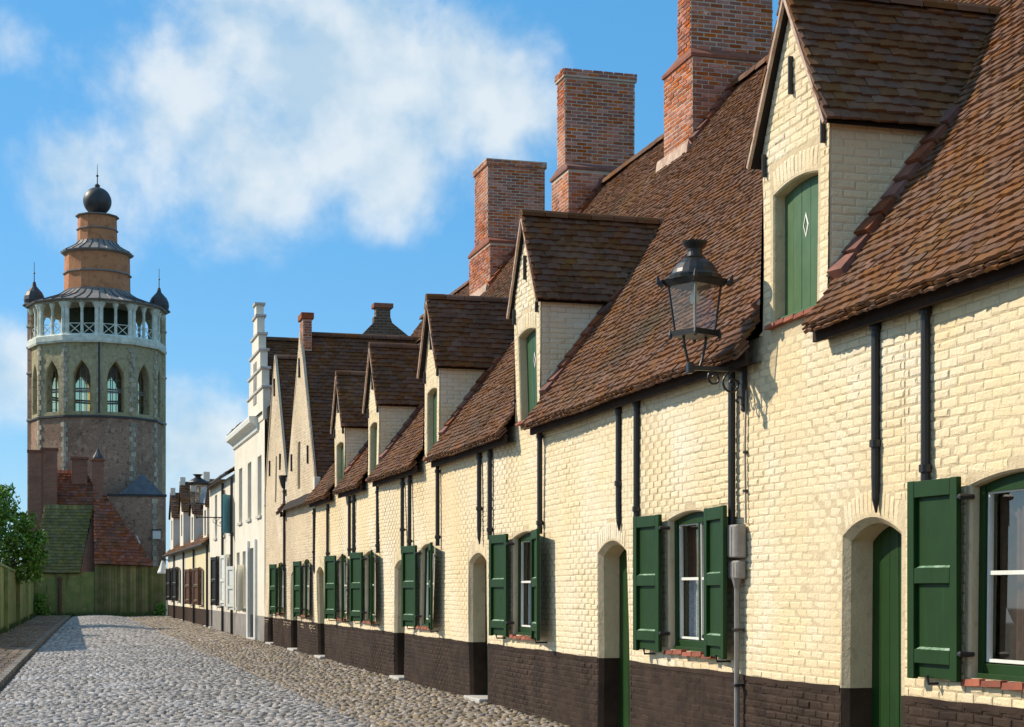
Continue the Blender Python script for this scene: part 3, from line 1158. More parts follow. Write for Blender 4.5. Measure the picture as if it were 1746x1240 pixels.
def window_frame(o, P, d):
    g = G()

    def bx(a0, a1, z0, z1, d0, d1):
        t = G()
        t.bbox((d0, a0, z0), (d1, a1, z1), .004)
        g.add([P(p[1], p[2], p[0]) for p in t.v], t.f)
    bx(o.u0, o.u0 + .06, o.v0, o.v1 + .02, d - .07, d + .03)
    bx(o.u1 - .06, o.u1, o.v0, o.v1 + .02, d - .07, d + .03)
    bx(o.u0 + .058, o.u1 - .058, o.v0, o.v0 + .10, d - .065, d + .03)
    bx(o.u0 + .058, o.u1 - .058, o.v0 + .0, o.v0 + .035, d - .11, d - .06)
    uc = (o.u0 + o.u1) / 2
    bx(uc - .02, uc + .02, o.v0 + .09, o.v1, d - .055, d + .0)
    # arched head filled by the frame
    pts = o.outline(0.0)
    top = [p for p in pts if p[1] >= o.v1 - 1e-6]
    a, b = G(), G()
    lower = o.v1 - .04
    for p, q in zip(top[:-1], top[1:]):
        g.poly(P(p[0], lower, d - .06), P(q[0], lower, d - .06), P(q[0], q[1], d - .06), P(p[0], p[1], d - .06))
        g.poly(P(p[0], lower, d - .06), P(q[0], lower, d - .06), P(q[0], lower, d + .02), P(p[0], lower, d + .02))
    return g


def sill(parent, u0, u1, z, material='red_sill', out=0.06, deep=0.12):
    M = []
    n = max(2, int((u1 - u0) / 0.21))
    w = (u1 - u0) / n
    for k in range(n):
        t = random.gauss(0, .02)
        M.append(M4(vec(0.0, w - .008, 0) * math.cos(t), vec(-(out + deep), 0, -0.018), vec(0, 0, 0.042 + random.uniform(-.004, .004)),
                    vec(WX + (deep - out) / 2 + wob((u0 + u1) / 2, z), u0 + (k + .5) * w, z + random.gauss(0, .003))))
    pieces('sill_tile', M, BLOCK, material, parent, 300, 'sill_tiles', min_px=6)


def plank_door(parent, o, P, material='green_paint', knob=True, step=True, handle_side=-1, paneled=False):
    d = o.depth
    n = 6
    w = (o.u1 - o.u0) / n
    g = G()
    g.poly(P(o.u0, o.v0, d + .03), P(o.u1, o.v0, d + .03), P(o.u1, o.v1 + o.rise, d + .03), P(o.u0, o.v1 + o.rise, d + .03))
    door = part('door', g, material, parent)
    for k in range(n):
        a, b = o.u0 + k * w, o.u0 + (k + 1) * w
        t = G()
        za = o.top(max(a, o.u0 + .001)) - .012
        zb = o.top(min(b, o.u1 - .001)) - .012
        z0 = o.v0 + .03
        a += .004
        b -= .004
        for (dd) in (d - .004 + random.uniform(-.002, .002),):
            t.poly(P(a, z0, dd), P(b, z0, dd), P(b, zb, dd), P(a, za, dd))
            t.poly(P(a, z0, dd), P(a, za, dd), P(a - .003, za, dd + .03), P(a - .003, z0, dd + .03))
            t.poly(P(b, z0, dd), P(b, zb, dd), P(b + .003, zb, dd + .03), P(b + .003, z0, dd + .03))
        part('plank', t, material, door)
    if knob:
        yk = o.u0 + 0.13 if handle_side < 0 else o.u1 - .13
        k = G()
        px = P(yk, 1.03, d - .004)
        k.lathe((0, 0, 0), [(.004, 0), (.012, .002), (.012, .03), (.027, .04), (.032, .055), (.024, .072), (.004, .078)], 10)
        k.v = [(px[0] - p[2], px[1] + p[0], px[2] + p[1]) for p in k.v]
        part('knob', k, 'brass', door, smooth=True)
        k = G()
        k.bbox((px[0] - .006, px[1] - .022, .88), (px[0] + .001, px[1] + .022, .99), .002)
        part('lock_plate', k, 'brass', door)
    if step:
        s = G()
        s.bbox((WX - .10, o.u0 - .04, ground_z(o.c) - .10), (WX + o.depth + .02, o.u1 + .04, ground_z(o.c) + .075), .012)
        part('doorstep', s, 'white_stone', parent)
    return door


def downpipe(parent, y, z0, z1, taper=False, hopper=False, r=.034, x=WX - .05):
    g = G()
    if taper:
        g.tube([(x, y, z1), (x, y, z0 + .28), (x, y, z0 + .10), (x + .005, y, z0)], [r, r, r * .8, .008], 10)
    else:
        g.tube([(x, y, z1), (x, y, z0)], r, 10)
    p = part('downpipe', g, 'iron', parent, smooth=False)
    for z in ((z1 - .12, z0 + .52 if taper else z0 + .14)):
        c = G()
        c.lathe((x, y, z), [(r + .001, -.03), (r + .013, -.026), (r + .013, .026), (r + .001, .03)], 10)
        c.tube([(x, y, z), (WX + .02, y, z)], .012, 6)
        part('bracket', c, 'iron', p)
    return p


def dormer(parent, y0, y1, apex, eave, sill_z, brick=True, tile_mat='roof_tile', wall_mat='cream_paint', shut_mat=None,
           z6=4.05, bottom=3.9, simple=False, flash=True):
    shut_mat = shut_mat or ('pale_green_paint' if y0 < 15 else 'mid_green_paint')
    yc = (y0 + y1) / 2
    hw = (y1 - y0) / 2
    ow = min(0.44, hw * 0.66)
    op = Opening(yc - ow, yc + ow, sill_z + .05, eave - .42, 0.05, 0.135, 0.012, ring=0.20)

    def vtop(u):
        return eave + (apex - eave) * (1 - abs(u - yc) / hw)

    up, lo = wall_sheet(street_P, y0, y1, bottom, vtop, [op], None, 0.3, 0.4, breaks=[yc])
    dm = part('dormer', up, 'cream_joint' if brick else wall_mat, parent)
    N = (-1, 0, 0)
    if brick:
        def rows(v):
            h = hw if v < eave else hw * max(0, (apex - v) / (apex - eave))
            return clip_ops([(yc - h + .01, yc + h - .01)], v, [op])
        M = brick_rows(street_P, (0, 1, 0), N, rows, bottom, apex - .05)
        M += ring_bricks(street_P, (0, 1, 0), N, op)
    else:
        M = []
    # cheeks

    def xm(z):
        return 6.0 + (z - z6) / PITCH
    for side, y, n in ((-1, y0, (0, -1, 0)), (1, y1, (0, 1, 0))):
        g = G()
        xf = WX + wob(y, 4.6)
        g.poly((xf, y, bottom), (xf, y, eave), (xm(eave) + .1, y, eave), (xm(bottom) + .1, y, bottom))
        g.uv = None
        part('cheek', g, 'cream_joint' if brick else wall_mat, dm)
        if brick:
            M += brick_rows(lambda a, v, y=y: (a, y, v), (1, 0, 0), n, lambda v: [(WX + .02, xm(v))], max(4.0, z6 - .1), eave - .03, depth=.005)
    pieces('brick', M, BRICKS, wall_mat, dm, 300, 'bricks')
    # plank shutter in the opening
    d = op.depth
    n = 5
    w = 2 * ow / n
    for k in range(n):
        a, b = op.u0 + k * w + .0035, op.u0 + (k + 1) * w - .0035
        g = G()
        za, zb = op.top(a) - .005, op.top(b) - .005
        t = d - .03 + random.uniform(-.002, .002)
        g.poly(street_P(a, op.v0 + .05, t), street_P(b, op.v0 + .05, t), street_P(b, zb, t), street_P(a, za, t))
        for e in (a, b):
            zz = op.top(e) - .005
            g.poly(street_P(e, op.v0 + .05, t), street_P(e, zz, t), street_P(e, zz, t + .025), street_P(e, op.v0 + .05, t + .025))
        part('plank', g, shut_mat, dm)
    g = G()
    g.poly(street_P(op.u0, op.v0, d), street_P(op.u1, op.v0, d), street_P(op.u1, op.v1 + op.rise, d), street_P(op.u0, op.v1 + op.rise, d))
    part('shutter_back', g, 'black_paint', dm)
    g = G()
    a = street_P(op.u0, op.v0, 0)
    g.bbox((WX + wob(yc, op.v0) + .05, op.u0 + .002, op.v0 + .002), (WX + wob(yc, op.v0) + .13, op.u1 - .002, op.v0 + .055), .006)
    part('threshold', g, shut_mat, dm)
    if not simple:
        g = G()
        zc = op.v0 + (op.v1 - op.v0) * .70
        t = d - .036
        g.add([street_P(yc - .055, zc, t), street_P(yc, zc - .11, t), street_P(yc + .055, zc, t), street_P(yc, zc + .11, t),
               street_P(yc - .035, zc, t - .003), street_P(yc, zc - .075, t - .003), street_P(yc + .035, zc, t - .003), street_P(yc, zc + .075, t - .003)],
              [(0, 1, 5, 4), (1, 2, 6, 5), (2, 3, 7, 6), (3, 0, 4, 7)])
        part('diamond_trim', g, 'white_paint', dm)
        g = G()
        g.poly(street_P(yc - .037, zc, t + .0045), street_P(yc, zc - .077, t + .0045), street_P(yc + .037, zc, t + .0045), street_P(yc, zc + .077, t + .0045))
        part('diamond_opening', g, 'red_sill', dm)
    # sill tiles
    M = []
    ns = max(3, int((2 * ow + .1) / .19))
    w = (2 * ow + .10) / ns
    for k in range(ns):
        M.append(M4(vec(0, w - .006, 0), vec(-.20, 0, -.02), vec(0, 0, .035), vec(WX + .035 + wob(yc, op.v0), op.u0 - .05 + (k + .5) * w, op.v0 - .018 + random.gauss(0, .003))))
    pieces('sill_tile', M, BLOCK, 'red_sill', dm, 300, 'sill_tiles', min_px=5)
    # iron anchors
    for (yy, zz, hh) in ((yc, apex - .62, .32), (y0 + .09, eave - .12, .2), (y1 - .09, eave - .12, .2)):
        g = G()
        x = WX + wob(yy, zz)
        g.bbox((x - .045, yy - .013, zz - hh / 2), (x + .0, yy + .013, zz + hh / 2), .004)
        part('wall_anchor', g, 'iron', dm)
    # roof slopes
    over = .09
    rz = apex + .05
    k = (apex - eave) / hw
    ez = rz - k * (hw + over)
    sl = math.sqrt((hw + over) ** 2 + (rz - ez) ** 2)
    front = WX - .09
    for side in (-1, 1):
        S = (0, -side * (hw + over) / sl, (rz - ez) / sl)
        Nn = (0, side * (rz - ez) / sl, (hw + over) / sl)
        O = (0, yc + side * (hw + over), ez)
        g = G()
        n0 = vec(*Nn) * -.012
        P1 = vec(front + .02, yc + side * (hw + over), ez) + n0
        P2 = vec(xm(ez) + .25, yc + side * (hw + over), ez) + n0
        P3 = vec(xm(rz) + .25, yc, rz) + n0
        P4 = vec(front + .02, yc, rz) + n0
        g.poly(tuple(P1), tuple(P2), tuple(P3), tuple(P4))
        slope = part('dormer_roof', g, 'underlay', dm)
        T = tile_rows(O, (1, 0, 0), S, Nn, lambda s: [(front + random.uniform(-.012, .012), xm(ez + s * S[2]) + .06)], 0.0, sl - .06,
                      gauge=.10, w=.168)
        pieces('tile', T, TILES, tile_mat, dm, 300, 'tiles')
        # orange valley tiles where the slope meets the main roof
        V = []
        n = int(sl / .105)
        for q in range(1, n):
            s = q * sl / n
            z = ez + s * S[2]
            p = vec(xm(z) + .03, O[1] + s * S[1] + side * .05, z) + vec(*N_DIR) * .055
            V.append(M4(vec(0, random.uniform(.06, .10), 0), vec(*S_DIR) * random.uniform(.05, .09), vec(*N_DIR) * .02, p))
        if not simple:
            pieces('valley_tile', V[::1], BLOCK, 'orange_tile', dm, 300, 'valley_tiles', min_px=5)
        # verge
        g = G()
        a = vec(front - .004, yc + side * (hw + over), ez)
        b = vec(front - .004, yc, rz)
        nn = vec(*Nn)
        for (q0, q1) in ((0, 1),):
            pts = []
            for p in (a, b):
                for dx in (0, .03):
                    for dn in (-.022, .012):
                        pts.append(tuple(p + vec(dx, 0, 0) + nn * dn))
            g.add(pts, [(0, 1, 5, 4), (2, 6, 7, 3), (0, 4, 6, 2), (1, 3, 7, 5), (0, 2, 3, 1), (4, 5, 7, 6)])
        part('verge', g, 'pink_mortar', dm)
    # ridge tiles
    R = []
    x = front
    while x < xm(rz) + .05:
        R.append(M4(vec(.31, 0, random.gauss(0, .006)), vec(0, .17, random.gauss(0, .008)), vec(0, 0, .10), vec(x + .155, yc, rz + .0)))
        x += .32
    pieces('ridge_tile', R, RIDGE, tile_mat, dm, 300, 'ridge_tiles')
    # flashing blocks laid up the slope beside each cheek
    if flash:
        for side, y in ((-1, y0), (1, y1)):
            F = []
            s = 0.10
            s_end = (xm(eave) - 6.0) * SL
            while s < s_end:
                l = random.uniform(.15, .23)
                p = vec(6.0, 0, z6) + vec(*S_DIR) * (s + l / 2) + vec(*N_DIR) * (.06) + vec(0, y + side * .10, 0)
                F.append(M4(vec(0, .20, 0) + vec(*N_DIR) * (-.05 * side), vec(*S_DIR) * (l - .010), vec(*N_DIR) * .085 * random.uniform(.85, 1.2), p))
                s += l
            pieces('flashing_tile', F, BLOCK, 'flashing_tile', dm, 300, 'flashing_tiles', min_px=5)
            g = G()
            a = vec(6.02, y + side * .012, z6) + vec(*S_DIR) * .08 + vec(*N_DIR) * .10
            b = vec(6.0, y + side * .012, z6) + vec(*S_DIR) * s_end + vec(*N_DIR) * .10
            q = vec(*S_DIR) * .0
            up_ = vec(*N_DIR) * .022
            dy = vec(0, side * .012, 0)
            pts = [a, b, b + up_, a + up_]
            g.add([tuple(p - dy) for p in pts] + [tuple(p + dy) for p in pts], [(0, 1, 2, 3), (4, 7, 6, 5), (0, 4, 5, 1), (3, 2, 6, 7), (0, 3, 7, 4), (1, 5, 6, 2)])
            part('mortar_fillet', g, 'pink_mortar', dm)
    return dm


def ridge_unit():
    vs = []
    n = 6
    for x in (-.5, .5):
        for k in range(n + 1):
            a = PI * k / n
            vs.append((x, .5 * math.cos(a), math.sin(a)))
    fs = []
    for k in range(n):
        fs.append((k, k + 1, n + 2 + k, n + 1 + k))
    fs.append(tuple(range(n + 1)))
    fs.append(tuple(range(n + 1, 2 * n + 2))[::-1])
    return [(vs, fs)]


RIDGE = ridge_unit()


def box_bricks(x0, x1, y0, y1, z0, z1, low=None, depth=.010, phase=0.0):
    """bricks on the four sides of an upright block; low(x) cuts the sides off at the roof"""
    M = []

    def iv_side(v, a, b):
        if low is None:
            return [(a, b)]
        # keep the part of the side that lies above the roof (roof rises to the ridge then falls)
        lo_ = [x for x in np.linspace(a, b, 40) if low(x) < v]
        if not lo_:
            return []
        # contiguous runs
        runs = []
        st = lo_[0]
        pv = lo_[0]
        step = (b - a) / 39
        for x in lo_[1:]:
            if x - pv > step * 1.5:
                runs.append((st, pv))
                st = x
            pv = x
        runs.append((st, pv))
        return runs
    for y, n in ((y0, (0, -1, 0)), (y1, (0, 1, 0))):
        M += brick_rows(lambda a, v, y=y: (a, y, v), (1, 0, 0), n, lambda v: iv_side(v, x0, x1), z0, z1, depth=depth, joint=.015, L=.205, H=.065, phase=phase, jit=.002)
    for x, n in ((x0, (-1, 0, 0)), (x1, (1, 0, 0))):
        M += brick_rows(lambda a, v, x=x: (x, a, v), (0, 1, 0), n, lambda v, x=x: [(y0, y1)] if (low is None or low(x) < v) else [], z0, z1, depth=depth, joint=.015, L=.205, H=.065, phase=phase + .1, jit=.002)
    return M


def chimney(parent, yb0, yb1, ys0, ys1, xb0, xb1, xs0, xs1, zshoulder, ztop, z6=4.05):
    def low(x):
        return roof_z(x, z6) if x < RIDGE_X else roof_z(2 * RIDGE_X - x, z6)
    g = G()
    zb = low(xb0) - .3
    g.box((xb0, yb0, zb), (xb1, yb1, zshoulder))
    # weathering from the base in to the shaft
    zw = zshoulder + .16
    b = [(xb0, yb0), (xb1, yb0), (xb1, yb1), (xb0, yb1)]
    s = [(xs0, ys0), (xs1, ys0), (xs1, ys1), (xs0, ys1)]
    g.box((xs0, ys0, zshoulder), (xs1, ys1, ztop - .03))
    ch = part('chimney', g, 'mortar', parent)
    w = G()
    e = .03
    b2 = [(xb0 - e, yb0 - e), (xb1 + e, yb0 - e), (xb1 + e, yb1 + e), (xb0 - e, yb1 + e)]
    vs = [(x, y, zshoulder - .02) for x, y in b2] + [(x, y, zshoulder + .03) for x, y in b2]
    s2 = [(xs0 - .012, ys0 - .012), (xs1 + .012, ys0 - .012), (xs1 + .012, ys1 + .012), (xs0 - .012, ys1 + .012)]
    vs += [(x, y, zw) for x, y in s2]
    w.add(vs, [(0, 1, 5, 4), (1, 2, 6, 5), (2, 3, 7, 6), (3, 0, 4, 7), (4, 5, 9, 8), (5, 6, 10, 9), (6, 7, 11, 10), (7, 4, 8, 11), (3, 2, 1, 0)])
    part('weathering', w, 'flashing_tile', ch)
    M = box_bricks(xb0, xb1, yb0, yb1, zb, zshoulder - .02, low)
    M += box_bricks(xs0, xs1, ys0, ys1, zw - .05, ztop - .13)
    # oversailing courses at the top
    cap = G()
    c = .035
    cap.box((xs0 - c, ys0 - c, ztop - .14), (xs1 + c, ys1 + c, ztop - .005))
    part('chimney_cap', cap, 'mortar', ch)
    M += box_bricks(xs0 - c, xs1 + c, ys0 - c, ys1 + c, ztop - .16, ztop + .02)
    pieces('brick', M, SHARP_BRICKS, 'red_brick', ch, 300, 'bricks')
    fl = G()
    fl.box((xs0 + .1, ys0 + .08, ztop - .006), (xs1 - .1, ys1 - .08, ztop + .012))
    part('flue_top', fl, 'black_paint', ch)
    # fillet of blocks up the slope beside the base
    for y, sg in ((yb0, -1), (yb1, 1)):
        F = []
        s = (xb0 - 6.0) * SL + .05
        while s < (RIDGE_X - 6.0) * SL + .1:
            l = random.uniform(.16, .24)
            p = vec(6.0, y + sg * .08, z6) + vec(*S_DIR) * (s + l / 2) + vec(*N_DIR) * .07
            F.append(M4(vec(0, .17, 0) + vec(*N_DIR) * (-.04 * sg), vec(*S_DIR) * (l - .014), vec(*N_DIR) * .10, p))
            s += l
        pieces('flashing_tile', F, BLOCK, 'flashing_tile', ch, 300, 'flashing_tiles', min_px=5)
    # apron in front
    g = G()
    for k in range(int((yb1 - yb0) / .2)):
        pass
    a = vec(xb0, 0, low(xb0))
    pts = []
    for y in (yb0 - .06, yb1 + .06):
        for (du, dn) in ((-.16, .03), (.0, .035), (.02, .13), (-.04, .10)):
            p = a + vec(*S_DIR) * du + vec(*N_DIR) * dn
            pts.append((p[0], y, p[2]))
    g.add(pts, [(0, 1, 2, 3), (4, 7, 6, 5), (0, 4, 5, 1), (1, 5, 6, 2), (2, 6, 7, 3), (3, 7, 4, 0)])
    part('apron', g, 'pink_mortar', ch)
    return ch


def main_roof(parent, y0, y1, dormers, tile_mat='roof_tile', z6=4.05, eave_x=5.77, holes=(), back=True, ridge_x=RIDGE_X, limit=300):
    """dormers: list of (y0,y1,eave)"""
    def xm(z):
        return 6.0 + (z - z6) / PITCH
    g = G()
    dn = vec(*N_DIR) * -.01
    bs = [y0]
    for d in dormers:
        bs += [d[0], d[1]]
    bs.append(y1)
    for i, (a, b) in enumerate(zip(bs[:-1], bs[1:])):
        ins = any(abs(a - d[0]) < 1e-6 for d in dormers)
        xs = eave_x + .03
        if ins:
            ev = [d[2] for d in dormers if abs(a - d[0]) < 1e-6][0]
            xs = xm(ev) - .05
        p = [vec(xs, a, roof_z(xs, z6)), vec(xs, b, roof_z(xs, z6)), vec(ridge_x, b, roof_z(ridge_x, z6)), vec(ridge_x, a, roof_z(ridge_x, z6))]
        g.poly(*[tuple(q + dn) for q in p])
    if back:
        g.poly((ridge_x, y0, roof_z(ridge_x, z6)), (ridge_x, y1, roof_z(ridge_x, z6)),
               (2 * ridge_x - eave_x, y1, roof_z(eave_x, z6)), (2 * ridge_x - eave_x, y0, roof_z(eave_x, z6)))
    rf = part('roof', g, 'underlay' if not back else 'underlay', parent)
    O = (eave_x, 0, roof_z(eave_x, z6))
    smax = (ridge_x - eave_x) * SL

    def iv(s):
        x = eave_x + s / SL
        z = roof_z(x, z6)
        res = [(y0, y1)]
        for d in dormers:
            if z < d[2] + .05:
                cut = (d[0] - .0, d[1] + .0)
            else:
                continue
            nr = []
            for p, q in res:
                if cut[1] <= p or cut[0] >= q:
                    nr.append((p, q))
                else:
                    if cut[0] > p:
                        nr.append((p, cut[0]))
                    if cut[1] < q:
                        nr.append((cut[1], q))
            res = nr
        for h in holes:
            cut = h(x)
            if cut:
                nr = []
                for p, q in res:
                    if cut[1] <= p or cut[0] >= q:
                        nr.append((p, q))
                    else:
                        if cut[0] > p:
                            nr.append((p, cut[0]))
                        if cut[1] < q:
                            nr.append((cut[1], q))
                res = nr
        return res
    T = tile_rows(O, (0, 1, 0), S_DIR, N_DIR, iv, 0.0, smax - .05, gauge=.082, w=.155, length=.14, lift=.027)
    # the eaves course is doubled
    for j in (1, 2):
        T += tile_rows((eave_x + .014 * j, 0, roof_z(eave_x, z6) - .030 * j), (0, 1, 0), S_DIR, N_DIR, lambda s: iv(0), 0.0, 0.01, w=.155)
    pieces('tile', T, TILES, tile_mat, rf, limit, 'tiles')
    R = []
    y = y0
    while y < y1:
        R.append(M4(vec(0, .33, random.gauss(0, .006)), vec(-.22, 0, random.gauss(0, .01)), vec(0, 0, .13), vec(ridge_x, y + .17, roof_z(ridge_x, z6) + .015)))
        y += .34
    pieces('ridge_tile', R, RIDGE, tile_mat, rf, 300, 'ridge_tiles')
    # eaves: fascia and gutter, broken at each dormer
    res = iv(0)
    for (a, b) in res:
        if b - a < .1:
            continue
        f = G()
        z = roof_z(eave_x, z6)
        f.bbox((eave_x + .085, a, z - .10), (eave_x + .125, b, z + .03), .004)
        f.poly((eave_x + .125, a, z - .085), (eave_x + .125, b, z - .085), (WX + .05, b, z - .06), (WX + .05, a, z - .06))
        part('fascia', f, 'gutter_brown', rf)
    return rf


mat('gutter_brown', (0.045, 0.022, 0.013), 0.9, var=(0.025, 0.014, 0.009), noise=(5, .2), bump=[(30, .4, .01)])


def shell(parent, y0, y1, z6=4.05, back_x=2 * RIDGE_X - 6.0, ridge_x=RIDGE_X, material='cream_paint', gable=True, zb=-.2):
    g = G()
    for y in (y0 + .012, y1 - .012):
        g.poly((WX + .06, y, zb), (back_x, y, zb), (back_x, y, roof_z(6.0, z6) - .05), (ridge_x, y, roof_z(ridge_x, z6) - .05), (WX + .06, y, roof_z(6.06, z6) - .05))
    g.poly((back_x, y0 + .012, zb), (back_x, y1 - .012, zb), (back_x, y1 - .012, roof_z(6.0, z6) - .05), (back_x, y0 + .012, roof_z(6.0, z6) - .05))
    part('side_wall', g, material, parent)
    r = G()
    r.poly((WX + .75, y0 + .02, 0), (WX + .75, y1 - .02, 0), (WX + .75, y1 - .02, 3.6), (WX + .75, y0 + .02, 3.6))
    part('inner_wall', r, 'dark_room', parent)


def brick_front(parent, y0, y1, ztop, ops, vtop=None, gable=None, limit=300, top_const=3.9, paint='cream_paint'):
    vt = vtop or (lambda u: top_const)
    up, lo = wall_sheet(street_P, y0, y1, -.15, vt, ops, PL)
    wall = part('wall', up, 'cream_joint', parent)
    plinth = part('plinth', lo, 'tar_paint', parent)
    N = (-1, 0, 0)

    def rows(v):
        if gable and v > gable[2]:
            yc, hw, ev, ap = gable[0], gable[1], gable[2], gable[3]
            h = hw * max(0, (ap - v) / (ap - ev))
            iv = [(max(y0, yc - h), min(y1, yc + h))]
        else:
            iv = [(y0, y1)]
        return clip_ops(iv, v, ops)
    M = brick_rows(street_P, (0, 1, 0), N, rows, PL, (gable[3] if gable else top_const) - .04)
    for o in ops:
        if o.ring > 0:
            M += ring_bricks(street_P, (0, 1, 0), N, o)
    pieces('brick', M, BRICKS, paint, wall, limit, 'bricks')
    M = brick_rows(street_P, (0, 1, 0), N, rows, -.02, PL, depth=.0055)
    pieces('brick', M, BRICKS, 'tar_paint', plinth, limit, 'bricks')
    # hand-painted upper edge of the tar, never quite straight; one run between two doorways
    e = G()
    y = y0
    while y < y1 - .001:
        yb = min(y + .055, y1)
        if any(o.u0 - o.r - .01 < yb and y < o.u1 + o.r + .01 and o.v0 < PL for o in ops):
            part('tar_edge', e, 'tar_paint', plinth)
            e = G()
        else:
            r0, r1 = [[street_P(q, zz, dd) for zz, dd in ((PL - .035, -.0080), (PL + .009 + .006 * math.sin(q * 2.3) + .003 * math.sin(q * 9.1 + 1) + .002 * math.sin(q * 23.0), -.0095),
                       (PL + .010 + .006 * math.sin(q * 2.3) + .003 * math.sin(q * 9.1 + 1), .003))] for q in (y, yb)]
            if e.v:
                n = len(e.v)
                e.v += r1
                e.f += [(n - 3, n, n + 1, n - 2), (n - 2, n + 1, n + 2, n - 1)]
            else:
                e.add(r0 + r1, [(0, 3, 4, 1), (1, 4, 5, 2)])
        y = yb
    part('tar_edge', e, 'tar_paint', plinth)
    return wall


def window_op(u0, u1, v0=1.06, v1=2.36, rise=.07, depth=.135):
    return Opening(u0, u1, v0, v1, rise, depth, .014, ring=.0)


def door_op(u0, u1, top=2.04, rise=.13, depth=.245):
    return Opening(u0, u1, ground_z((u0 + u1) / 2) - .02, top, rise, depth, .045, ring=.20, floor=False)


# ------------------------------------------------------------------ the almshouse row
G_ROW = 'cream almshouses in a row along the street'


def almshouse(y0, y1, label, doors, wins, dorm, pipes, chim=None, holes=(), door_step=True):
    t = thing('almshouse', (WX, (y0 + y1) / 2, 0), label, 'house', G_ROW)
    ops = []
    for d in doors:
        ops.append(door_op(*d))
    for w in wins:
        ops.append(window_op(w[0], w[1]))
    brick_front(t, y0, y1, 3.9, ops)
    shell(t, y0, y1)
    for o in ops[:len(doors)]:
        plank_door(t, o, street_P)
    for o, w in zip(ops[len(doors):], wins):
        cs = casement(t, o, street_P, lace=w[4] if len(w) > 4 else True)
        sill(cs, o.u0 - .05, o.u1 + .05, o.v0 - .022)
        if w[2] is not None:
            panel_shutter(t, o.u1 + .02, 1, 1.03, 2.43, w[2][0], w[2][1])
        if w[3] is not None:
            panel_shutter(t, o.u0 - .02, -1, 1.03, 2.43, w[3][0], w[3][1])
    main_roof(t, y0, y1, [(d[0], d[1], d[3]) for d in dorm], holes=holes)
    for d in dorm:
        dormer(t, *d)
    for p in pipes:
        downpipe(t, *p)
    if chim:
        chimney(t, *chim)
    return t


almshouse(5.4, 10.70, 'nearest cream house, cut off at the right, window beside its open green shutter',
          [], [(8.70, 9.85, (.60, 4), (.60, 4), False)], [], [(10.36, 2.38, 3.76)])
almshouse(10.70, 16.66, 'cream brick house under the black wall lantern, with the largest gabled dormer',
          [(10.80, 11.68)], [(14.38, 15.54, (.62, 5), (.62, 6))], [(11.96, 13.28, 6.62, 5.50, 3.92)],
          [(11.09, 2.24, 3.76, True), (13.80, 1.95, 3.80), (16.33, 2.38, 3.76)],
          (16.66, 17.75, 16.85, 17.45, 9.17, 10.6, 9.22, 10.5, 9.65, 11.4))
almshouse(16.66, 22.74, 'cream house below the tall right-hand chimney, dormer above its shuttered window',
          [(16.78, 17.68)], [(20.20, 21.36, (.66, 6), (.70, 10))], [(20.05, 21.26, 6.53, 5.46, 3.86)],
          [(16.90, 2.31, 3.74, True), (19.92, 2.38, 3.74), (22.40, 2.38, 3.70)],
          (22.74, 23.92, 22.92, 23.46, 9.17, 10.7, 9.22, 10.55, 9.66, 11.9))
almshouse(22.74, 28.10, 'cream house third from the right edge, its dormer roof against the middle chimney stack',
          [(22.84, 23.72)], [(26.18, 27.16, (.70, 8), (.72, 10))], [(25.75, 26.95, 6.42, 5.36, 3.84)],
          [(23.00, 2.33, 3.72, True), (25.68, 2.38, 3.70), (27.84, 2.38, 3.68)],
          (28.85, 29.90, 29.15, 29.64, 9.17, 10.7, 9.2, 10.58, 9.5, 11.42), )
almshouse(28.10, 33.58, 'cream house with the shortest brick chimney stack, second dormer from the gabled houses',
          [(28.58, 29.38)], [(31.30, 32.22, (.72, 9), (.74, 10))], [(30.80, 32.05, 6.36, 5.30, 3.82)],
          [(28.45, 2.22, 3.68, True), (30.76, 2.38, 3.66), (33.34, 2.38, 3.64)],
          (34.50, 36.35, 34.82, 35.95, 9.17, 10.6, 9.2, 10.52, 9.3, 11.2))
almshouse(33.58, 38.88, 'farthest cream house with a dormer, next to the steep white gable',
          [(37.50, 38.40)], [(34.58, 35.42, (.74, 9), (.74, 10))], [(34.75, 35.98, 6.32, 5.26, 3.80)],
          [(33.86, 2.38, 3.64), (36.70, 2.36, 3.62), (38.70, 2.06, 3.62, True)])


# ------------------------------------------------------------------ gabled fronts
def gable_roof_street(parent, y0, y1, yc, eave, apex, x_end, tile_mat='roof_tile', over=.05, front=WX + .02, limit=300, main_z6=None):
    """roof with its ridge square to the street"""
    k_n = (apex - eave) / (yc - y0)
    for side, yy in ((-1, y0), (1, y1)):
        hw = abs(yc - yy) + over
        k = (apex - eave) / abs(yc - yy)
        ez = apex - k * hw
        sl = math.sqrt(hw ** 2 + (apex - ez) ** 2)
        S = (0, -side * hw / sl, (apex - ez) / sl)
        Nn = (0, side * (apex - ez) / sl, hw / sl)

        def xe(z):
            if main_z6 is None:
                return x_end
            return min(x_end, 6.0 + (z - main_z6) / PITCH + .05)
        g = G()
        g.poly((front + .03, yc + side * hw, ez - .01), (max(xe(ez), front + .1), yc + side * hw, ez - .01), (xe(apex), yc, apex - .01), (front + .03, yc, apex - .01))
        rf = part('roof', g, 'underlay', parent)
        T = tile_rows((0, yc + side * hw, ez), (1, 0, 0), S, Nn, lambda s: [(front, xe(ez + s * S[2]))] if xe(ez + s * S[2]) > front + .05 else [], 0, sl - .05, gauge=.11, w=.18)
        pieces('tile', T, TILES, tile_mat, rf, limit, 'tiles')
    R = []
    x = front
    end = x_end if main_z6 is None else min(x_end, 6.0 + (apex - main_z6) / PITCH)
    while x < end:
        R.append(M4(vec(.35, 0, 0), vec(0, .22, 0), vec(0, 0, .12), vec(x + .17, yc, apex + .01)))
        x += .36
    pieces('ridge_tile', R, RIDGE, tile_mat, rf, 300, 'ridge_tiles')


